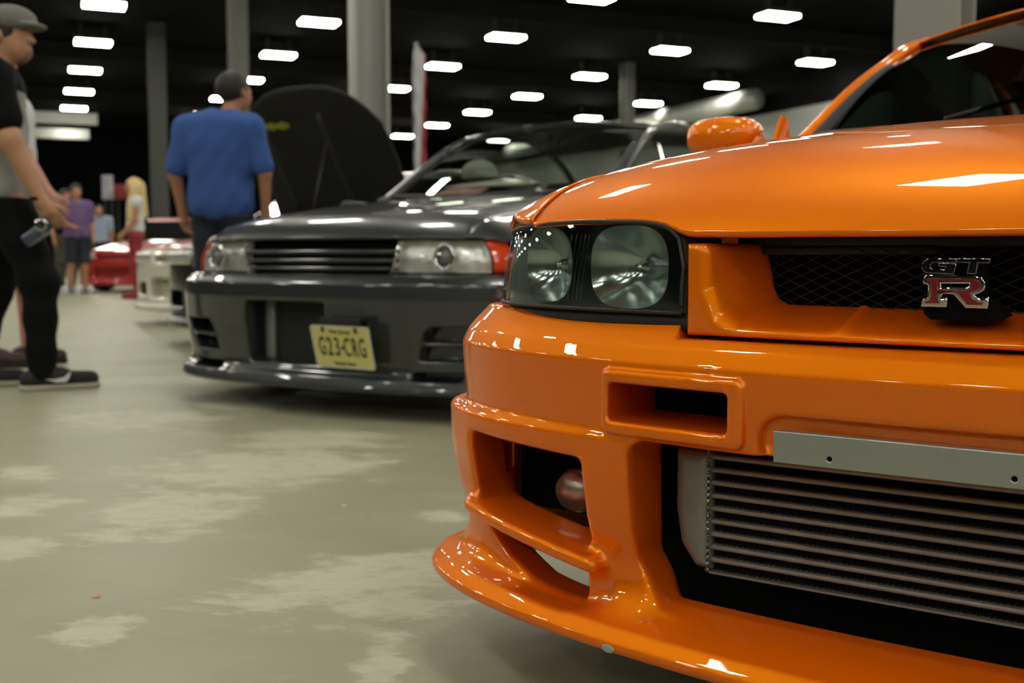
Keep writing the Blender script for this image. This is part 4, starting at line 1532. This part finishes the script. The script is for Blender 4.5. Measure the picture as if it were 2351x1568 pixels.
# ------------------------------------------------------------------ people
SKIN = mat('skin', (.41, .215, .125), rough=.55, noise=.08, scale=25)
SKINT = mat('tanned_skin', (.40, .19, .11), rough=.55, noise=.08, scale=25)
HAIRD = mat('dark_brown_hair', (.012, .009, .007), rough=.6, noise=.4, scale=60, bump=.4)
HAIRB = mat('blonde_hair', (.62, .46, .20), rough=.5, noise=.3, scale=40, bump=.4)


def V3(l, f, z): return np.array([l, -f, z], float)


def person(label, loc, rz, H, skin, J=None, res=.011, shirt=None, sleeve=.5, sleeve_m=None, hem=None, legs=None, leg_end=1.0, leg_w=1.0, shoe=None, sole=None, hair=None, hair_m=None, group=None, headyaw=0.0, headpitch=0.0, build=1.0, beef=1.0, yoke=None, body_below=True):
    """one standing figure, facing local -y; J overrides joints as (left, forward, up)"""
    p = empty('person', loc, rz, label, 'person', group)
    k = H / 1.75
    j = dict(head=(0, .02, 1.635), neck=(0, -.01, 1.48), chest=(0, -.01, 1.30), belly=(0, .0, 1.08), pelvis=(0, -.005, .95),
             sL=(.185, -.02, 1.415), eL=(.235, -.03, 1.13), wL=(.24, .05, .89), hL=(.24, .08, .79),
             sR=(-.185, -.02, 1.415), eR=(-.235, -.03, 1.13), wR=(-.24, .05, .89), hR=(-.24, .08, .79),
             pL=(.095, 0, .92), kL=(.105, .02, .50), aL=(.105, -.03, .085), tL=(.115, .13, .035),
             pR=(-.095, 0, .92), kR=(-.105, .02, .50), aR=(-.105, -.03, .085), tR=(-.115, .13, .035))
    j = {n: V3(*[c * k for c in v]) for n, v in j.items()}
    for n, v in (J or {}).items(): j[n] = V3(*v)
    cy, sy = math.cos(headyaw), math.sin(headyaw)
    cp, sp_ = math.cos(headpitch), math.sin(headpitch)

    def head_local(x, y, z):
        X, Y, Z = x - j['head'][0], y - j['head'][1], z - j['head'][2]
        X, Y = X * cy + Y * sy, -X * sy + Y * cy
        Y, Z = Y * cp - Z * sp_, Y * sp_ + Z * cp
        return X, Y, Z

    def head(x, y, z):
        X, Y, Z = head_local(x, y, z)
        d = sd_ell(X, Y, Z, (0, .012 * k, .025 * k), (.077 * k, .098 * k, .098 * k))
        d = smin(d, sd_ell(X, Y, Z, (0, -.022 * k, -.055 * k), (.056 * k, .066 * k, .066 * k)), .05)
        d = smin(d, sd_cone(X, Y, Z, (0, -.088 * k, .012 * k), (0, -.106 * k, -.022 * k), .008 * k, .014 * k), .02)
        d = smin(d, sd_cone(X, Y, Z, (-.02 * k, -.082 * k, -.058 * k), (.02 * k, -.082 * k, -.058 * k), .008 * k, .008 * k), .012)
        d = smax(d, -sd_ell(np.abs(X), Y, Z, (.032 * k, -.094 * k, .012 * k), (.016 * k, .012 * k, .009 * k)), .012)
        d = smin(d, sd_ell(np.abs(X), Y, Z, (.079 * k, .012 * k, -.002 * k), (.010 * k, .02 * k, .032 * k)), .008)
        return d

    def hand(x, y, z, w, h, side):
        d = h - w
        L = np.linalg.norm(d) + 1e-9
        d = d / L
        a = np.array([0., -1., 0.]) if abs(d[1]) < .85 else np.array([0, 0, 1.])
        b = np.cross(d, a)
        b /= np.linalg.norm(b)
        a = np.cross(b, d)
        pc = w + d * .055 * k
        r = smin(sd_cone(x, y, z, w, pc + a * .012, .024 * k, .026 * k), sd_cone(x, y, z, w + d * .02, pc - a * .018, .022 * k, .024 * k), .02)
        for i, (of, ln) in enumerate(((.030, .070), (.011, .080), (-.009, .075), (-.028, .058))):
            b0 = w + d * .078 * k + a * of * k
            b1 = b0 + d * ln * .45 * k + b * .010 * side
            b2 = b1 + d * ln * .35 * k + b * .030 * side
            r = smin(r, np.minimum(sd_cone(x, y, z, b0, b1, .0105 * k, .0095 * k), sd_cone(x, y, z, b1, b2, .0095 * k, .008 * k)), .008)
        t0 = w + d * .03 * k + a * .028 * k
        t1 = t0 + d * .035 * k + a * .026 * k
        t2 = t1 + d * .032 * k + b * .016 * side
        return smin(r, np.minimum(sd_cone(x, y, z, t0, t1, .013 * k, .011 * k), sd_cone(x, y, z, t1, t2, .011 * k, .009 * k)), .012)

    def torso(x, y, z, g=0.0):
        bb = build
        d = sd_ell(x, y, z, j['chest'], (.175 * k * bb + g, .115 * k * bb + g, .20 * k + g))
        d = smin(d, sd_cone(x, y, z, j['sL'], j['sR'], .058 * k + g, .058 * k + g), .10)
        d = smin(d, sd_ell(x, y, z, j['belly'], (.152 * k * bb + g, .108 * k * bb + g, .16 * k + g)), .10)
        d = smin(d, sd_ell(x, y, z, j['pelvis'], (.165 * k * bb + g, .112 * k * bb + g, .12 * k + g)), .08)
        return d

    def arm(x, y, z, s, g=0.0, t=2.0):
        S, E, W = j['s' + s], j['e' + s], j['w' + s]
        if t >= 2:
            return smin(sd_cone(x, y, z, S, E, .050 * k * beef + g, .039 * k * beef + g), sd_cone(x, y, z, E, W, .041 * k * beef + g, .027 * k * (beef * .5 + .5) + g), .03)
        return sd_cone(x, y, z, S, S + (E - S) * t, .060 * k * beef + g, .056 * k * beef + g)

    def leg(x, y, z, s, g=0.0, w=1.0):
        P, K, A = j['p' + s], j['k' + s], j['a' + s]
        return smin(sd_cone(x, y, z, P, K, .080 * k * w + g, .055 * k * w + g), sd_cone(x, y, z, K, A, .056 * k * w + g, .038 * k * w + g), .04)

    def body(x, y, z):
        d = smin(head(x, y, z), sd_cone(x, y, z, j['neck'] - [0, 0, .04], j['head'] - [0, -.015, .07 * k], .056 * k, .050 * k), .03)
        d = smin(d, torso(x, y, z), .04)
        for s, sd in (('L', 1), ('R', -1)):
            d = smin(d, smin(arm(x, y, z, s), hand(x, y, z, j['w' + s], j['h' + s], sd), .02), .03)
            d = smin(d, leg(x, y, z, s), .04)
            d = smin(d, sd_cone(x, y, z, j['a' + s] - [0, 0, .03], j['t' + s], .034 * k, .028 * k), .03)
        return d
    A_ = np.array(list(j.values()))
    lo, hi = A_.min(0) - .17, A_.max(0) + [.17, .17, .20]
    lo[2] = -.02
    sdf_obj('body', body, lo, hi, res, skin, p, slack=2.2)
    hemz = (hem if hem is not None else .88) * 1.0
    if shirt is not None:
        def top(x, y, z):
            wav = .005 * np.sin(z * 31 + x * 19) * np.sin(x * 23 + y * 29 + 1)
            d = torso(x, y, z, .020) + wav
            for s in 'LR': d = smin(d, arm(x, y, z, s, .012, sleeve), .045)
            d = smax(d, hemz - z, .012)
            nk = sd_ell(x, y, z, j['neck'] + [0, -.015, .05 * k], (.078 * k, .085 * k, .07 * k))
            return smax(d, -nk, .015)

        def slv(x, y, z):
            d = 9.
            for s in 'LR':
                d = np.minimum(d, sd_cone(x, y, z, j['s' + s], j['s' + s] + (j['e' + s] - j['s' + s]) * sleeve, .082 * k * beef, .078 * k * beef))
            if yoke is not None: d = np.minimum(d, yoke - z)
            return d
        if sleeve_m is not None:
            sdf_obj('shirt', lambda x, y, z: np.maximum(top(x, y, z), -slv(x, y, z)), lo, hi, res, shirt, p, slack=2.4)
            sdf_obj('shirt_sleeves', lambda x, y, z: np.maximum(top(x, y, z) - .002, slv(x, y, z)), lo, hi, res, sleeve_m, p, slack=2.4)
        else:
            sdf_obj('shirt', top, lo, hi, res, shirt, p, slack=2.2)
    if legs is not None:
        def trou(x, y, z):
            d = 9.
            for s in 'LR': d = np.minimum(d, leg(x, y, z, s, .016, leg_w)) if s == 'L' else smin(d, leg(x, y, z, s, .016, leg_w), .03)
            d = d + .004 * np.sin(z * 38 + x * 15)
            d = smin(d, sd_ell(x, y, z, j['pelvis'], (.184 * k * build, .134 * k * build, .13 * k)), .06)
            d = smax(d, z - (min(j['pelvis'][2] + .06, hemz + .03)), .01)
            lim = j['aL'][2] + (j['pL'][2] - j['aL'][2]) * (1 - leg_end) - (.04 if leg_end >= 1 else 0)
            return smax(d, lim - z, .01)
        sdf_obj('trousers', trou, lo, hi, res, legs, p, slack=2.2)
    if shoe is not None:
        for s in 'LR':
            A, T = j['a' + s], j['t' + s]
            dr = (T - A) * [1, 1, 0]
            dr = dr / (np.linalg.norm(dr) + 1e-9)
            heel = A * [1, 1, 0] - dr * .055 + [0, 0, .05]
            toe = T * [1, 1, 0] + dr * .035 + [0, 0, .042]

            def sh(x, y, z):
                d = sd_cone(x, y, z, heel, toe, .046, .040)
                d = smin(d, sd_cone(x, y, z, A - [0, 0, .01], (heel + toe) / 2 + [0, 0, .02], .046, .040), .03)
                return smax(d, .022 - z, .008)
            so = sdf_obj('shoe', sh, np.minimum(heel, toe) - .1, np.maximum(heel, toe) + [.1, .1, .14], min(res, .009), shoe, p, slack=2)

            def sl(x, y, z): return smax(np.maximum(sd_cone(x, y, z * 0 + .03, heel * [1, 1, 0] + [0, 0, .03], toe * [1, 1, 0] + [0, 0, .03], .049, .045), z - .026), -z, .006)
            sdf_obj('sole', sl, np.minimum(heel, toe) * [1, 1, 0] - [.1, .1, .01], np.maximum(heel, toe) * [1, 1, 0] + [.1, .1, .05], .008, sole or shoe, so, slack=2)
    if hair is not None:
        def hr(x, y, z):
            X, Y, Z = head_local(x, y, z)
            d = sd_ell(X, Y, Z, (0, .018 * k, .034 * k), (.087 * k, .108 * k, .104 * k))
            if hair == 'short':
                cut = smin(-Y - .055 * k, -(Z - .055 * k), .02)
                d = smax(d, cut, .02)
                d = smax(d, -(Z + .085 * k), .02)
                return smax(d, -sd_ell(X, Y, Z, (0, -.10 * k, -.03 * k), (.07 * k, .07 * k, .08 * k)), .01)
            d = smax(d, -sd_ell(X, Y, Z, (0, -.10 * k, -.03 * k), (.058 * k, .07 * k, .085 * k)), .01)
            for a, b, ra, rb in (((0, .08, .0), (0, .13, -.40), .095, .075), ((.075, .02, -.02), (.12, -.05, -.46), .065, .06), ((-.075, .02, -.02), (-.12, -.02, -.46), .065, .06)):
                d = smin(d, sd_cone(X, Y, Z, [c * k for c in a], [c * k for c in b], ra * k, rb * k), .04)
            return d + .003 * np.sin(x * 160)
        hl = j['head'] - [.24, .26, .56 * k]
        sdf_obj('hair', hr, hl, j['head'] + [.24, .28, .22], res, hair_m or HAIRD, p, slack=2.2)
    return p, j


BLUE = mat('royal_blue_cotton', (.030, .085, .30), rough=.85, noise=.12, scale=30)
DENIM = mat('dark_denim', (.012, .016, .028), rough=.85, noise=.3, scale=80)
BLKC = mat('black_cotton', (.0035, .004, .005), rough=.9, spec=.15, noise=.3, scale=60)
GREYC = mat('heather_grey_cotton', (.26, .265, .25), rough=.9, noise=.15, scale=60)
WHITEC = mat('white_cotton', (.62, .63, .64), rough=.85, noise=.06, scale=40)
CAMO = mat('dark_camouflage_cotton', (.06, .058, .04), rough=.9, noise=.9, scale=14)
PURPLE = mat('purple_print_cotton', (.13, .075, .19), rough=.85, noise=.5, scale=16)
PALEB = mat('pale_blue_cotton', (.28, .34, .44), rough=.85, noise=.2, scale=16)
REDC = mat('red_leggings', (.24, .008, .012), rough=.5, noise=.2, scale=30)
SHOEB = mat('black_suede', (.010, .010, .011), rough=.8, noise=.2, scale=60)
SOLEW = mat('off_white_sole', (.38, .36, .28), rough=.7, noise=.1, scale=30)
REDSH = mat('black_and_red_mesh', (.035, .012, .012), rough=.6, noise=.8, scale=25)

# man in blue, seen from behind, looking into the open engine bay
person('man in a royal blue shirt seen from behind at the open bonnet', (-1.79, 7.02, 0), math.pi - .12, 1.76, SKINT,
       J=dict(head=(-.075, .08, 1.64), neck=(-.03, .01, 1.50), eL=(.285, -.02, 1.14), wL=(.275, .06, .90), hL=(.27, .08, .80), eR=(-.285, -.02, 1.14), wR=(-.262, .06, .90), hR=(-.26, .08, .80), sL=(.205, -.02, 1.41), sR=(-.205, -.02, 1.41)),
       shirt=BLUE, sleeve=.86, hem=.85, legs=DENIM, shoe=SHOEB, sole=SOLEW, hair='short', headyaw=-.5, headpitch=.35, build=1.14)

# man with the cap, facing right
man, mj = person('man in a grey flat cap and black sleeved shirt holding a camcorder', (-2.425, 5.42, 0), math.pi / 2 + .26, 1.80, SKIN,
                 J=dict(head=(0, .06, 1.665), neck=(0, -.02, 1.50), chest=(0, -.03, 1.33), belly=(0, -.02, 1.10), pelvis=(0, 0, .95), sR=(-.20, .0, 1.45), eR=(-.255, .085, 1.16), wR=(-.235, .205, .885), hR=(-.22, .255, .80), sL=(.19, -.03, 1.44), eL=(.24, -.06, 1.15), wL=(.24, -.01, .89), hL=(.24, .03, .80),
                        pR=(-.10, .02, .93), kR=(-.12, .17, .52), aR=(-.12, .17, .09), tR=(-.075, .345, .035), pL=(.10, -.02, .93), kL=(.11, -.06, .50), aL=(.11, -.17, .09), tL=(.12, -.01, .035)),
                 res=.009, shirt=GREYC, sleeve=.66, sleeve_m=BLKC, yoke=1.40, hem=.875, legs=BLKC, leg_w=1.22, shoe=SHOEB, sole=SOLEW, hair='short', build=1.10, beef=1.22, headyaw=-.35)
h0 = mj['head']


def flatcap(x, y, z):
    X, Y, Z = x - h0[0], y - h0[1], z - h0[2]
    X, Y = X * math.cos(-.35) + Y * math.sin(-.35), -X * math.sin(-.35) + Y * math.cos(-.35)
    d = sd_ell(X, Y, Z, (0, .006, .072), (.106, .132, .076))
    d = smax(d, .030 - Z + .05 * np.minimum(Y, 0), .012)
    br = smax(sd_ell(X, Y, Z, (0, -.108, .045), (.080, .062, .018)), -.5 * np.ones_like(Z), .01)
    return smin(d, br, .02)


sdf_obj('cap', flatcap, h0 - [.16, .24, .05], h0 + [.16, .18, .20], .008, mat('grey_tweed_cap', (.15, .15, .135), rough=.9, noise=.25, scale=60), man)
# beard shadow
sdf_obj('beard', lambda x, y, z: smax(sd_ell(x - h0[0], y - h0[1], z - h0[2], (0, -.028, -.065), (.059, .068, .064)), (z - h0[2]) + .045, .02), h0 - [.1, .14, .16], h0 + [.1, .08, .03], .008, mat('stubble', (.24, .13, .09), rough=.8, noise=.4, scale=90), man)
# white flick on the side of the near shoe
f0, f1 = mj['aR'], mj['tR']
flick = prism('shoe_flash', [(a * .9, b) for a, b in [(-.075, .056), (-.03, .052), (.02, .062), (.055, .092), (.045, .060), (.03, .040), (-.02, .040)]], 0, .004, WHITEC, man)
flick.location = (f0[0] - .052, f0[1] - .085, 0)
flick.rotation_euler = (0, 0, -math.pi / 2)
lathe('wristband', [(.030, -.012), (.034, -.012), (.034, .012), (.030, .012)], BLKC, man, 20, 'Z').location = mj['wR'] + [0, .012, .015]

# camcorder in his hand
mw = Matrix.Rotation(math.pi / 2 + .26, 4, 'Z')
hp = Vector((-2.41, 5.42, 0)) + mw @ Vector(mj['hR'])
cc = empty('camcorder', at(84, 538, hp.y - .06), 0, 'small silver camcorder held in the capped man\'s hand', 'camcorder')
cc.rotation_euler = (0, R(-35), .1)
SILV = mat('silver_plastic', (.30, .31, .33), rough=.35, metal=.5, noise=.1, scale=30)
box('camcorder_body', (0, 0, 0), (.125, .050, .058), SILV, cc, bevel=.012, seg=3)
box('screen_lid', (-.018, -.030, -.002), (.082, .010, .044), mat('dark_blue_lid', (.03, .045, .09), rough=.3, noise=.1, scale=20), cc, bevel=.004)
lathe('camcorder_lens', [(0, -.050), (.018, -.052), (.022, -.056), (.030, -.056), (.033, -.045), (.033, .0), (.0, .0)], BLACK, cc, 24, 'Y').location = (.055, -.005, .012)
lathe('lens_ring', [(.022, -.0575), (.028, -.0575), (.028, -.054), (.022, -.054)], CHROME, cc, 24, 'Y').location = (.055, -.005, .012)
box('hand_strap', (.03, .033, .005), (.08, .008, .03), BLKC, cc, bevel=.002)

# companion behind him
pal, pj = person('man in white shirt and camouflage shorts behind the capped man', (-2.885, 6.55, 0), math.pi / 2 + .05, 1.82, mat('pink_skin', (.50, .25, .19), rough=.55, noise=.08, scale=25),
                 J=dict(head=(-.05, -.04, 1.72), sR=(-.20, .03, 1.46), eR=(-.24, .17, 1.20), wR=(-.23, .30, .98), hR=(-.22, .345, .90), kR=(-.11, -.04, .52), aR=(-.12, -.095, .09), tR=(-.12, .055, .035), kL=(.11, .03, .52), aL=(.13, .03, .09), tL=(.14, .17, .035)),
                 shirt=WHITEC, sleeve=.7, hem=.86, legs=CAMO, leg_end=.58, leg_w=1.3, shoe=REDSH, sole=SHOEB, hair='short', build=1.05)
for sgn_, f_ in ((-1, 0),): box('shoe_patch', tuple(pj['aR'] + np.array([-.050, -.03, -.035])), (.012, .05, .06), mat('bright_red_patch', (.5, .015, .015), rough=.5, noise=.2, scale=20), pal, bevel=.005)
gl = [h + np.array([0, -.10, .012]) for h in (pj['head'] + [-.05, 0, 0], pj['head'] + [.05, 0, 0])]
tube('glasses', gl, .008, BLACK, pal, n=8)

# bystanders far back
person('bystander in a purple printed shirt and dark shorts', (at(178, 585, 18.3).x, 18.3, 0), .5, 1.76, SKINT, res=.022, shirt=PURPLE, sleeve=.7, hem=.90, legs=DENIM, leg_end=.5, leg_w=1.25, shoe=mat('grey_blue_shoe', (.10, .11, .15), rough=.7, noise=.2, scale=20), sole=SOLEW, hair='short', J=dict(eR=(-.20, .10, 1.15), wR=(-.08, .26, 1.08), hR=(-.02, .30, 1.06)), build=1.1)
person('bystander in loose camouflage trousers beside the purple shirt', (at(152, 585, 19.4).x, 19.4, 0), .9, 1.74, SKINT, res=.022, shirt=BLKC, sleeve=.6, hem=.95, legs=CAMO, leg_w=1.35, shoe=WHITEC, sole=WHITEC, hair='short', build=1.1)
person('bystander in a pale blue shirt behind the red car', (at(232, 585, 24.5).x, 24.5, 0), .2, 1.72, SKINT, res=.025, shirt=PALEB, sleeve=.6, hem=.9, legs=DENIM, hair='short', shoe=SHOEB, J=dict(head=(0, .12, 1.58)), headpitch=.4)
person('blonde woman in a white top and red leggings', (at(312, 585, 16.6).x, 16.6, 0), -1.15, 1.74, SKINT, res=.018, shirt=WHITEC, sleeve=.1, hem=.98, legs=REDC, shoe=REDC, hair='long', hair_m=HAIRB, build=.86,
       J=dict(eR=(-.20, .02, 1.13), wR=(-.14, .16, .92), hR=(-.12, .20, .84), eL=(.20, .02, 1.13), wL=(.14, .18, .95), hL=(.12, .22, .88)))

# scraps of confetti on the floor
for k, (px, py, lab, c) in enumerate(((220, 1372, 'pink paper scrap on the floor near the camera', (.55, .22, .24)), (790, 1162, 'white paper scrap on the floor before the dark car', (.6, .6, .6)), (842, 1193, 'reddish paper scrap beside the white scrap on the floor', (.55, .25, .18)))):
    g = ground(px, py)
    o = mesh_obj('paper_scrap', [(-.007, -.004, .001), (.006, -.006, .0015), (.008, .004, .004), (-.002, .007, .002), (-.008, .003, .0012)], [(0, 1, 2, 3, 4)], mat('scrap_paper_%d' % k, c, rough=.7, noise=.1, scale=90), None)
    so = o.modifiers.new('thickness', 'SOLIDIFY')
    so.thickness = .0006
    o.location = g
    tag(o, lab, 'paper scrap')
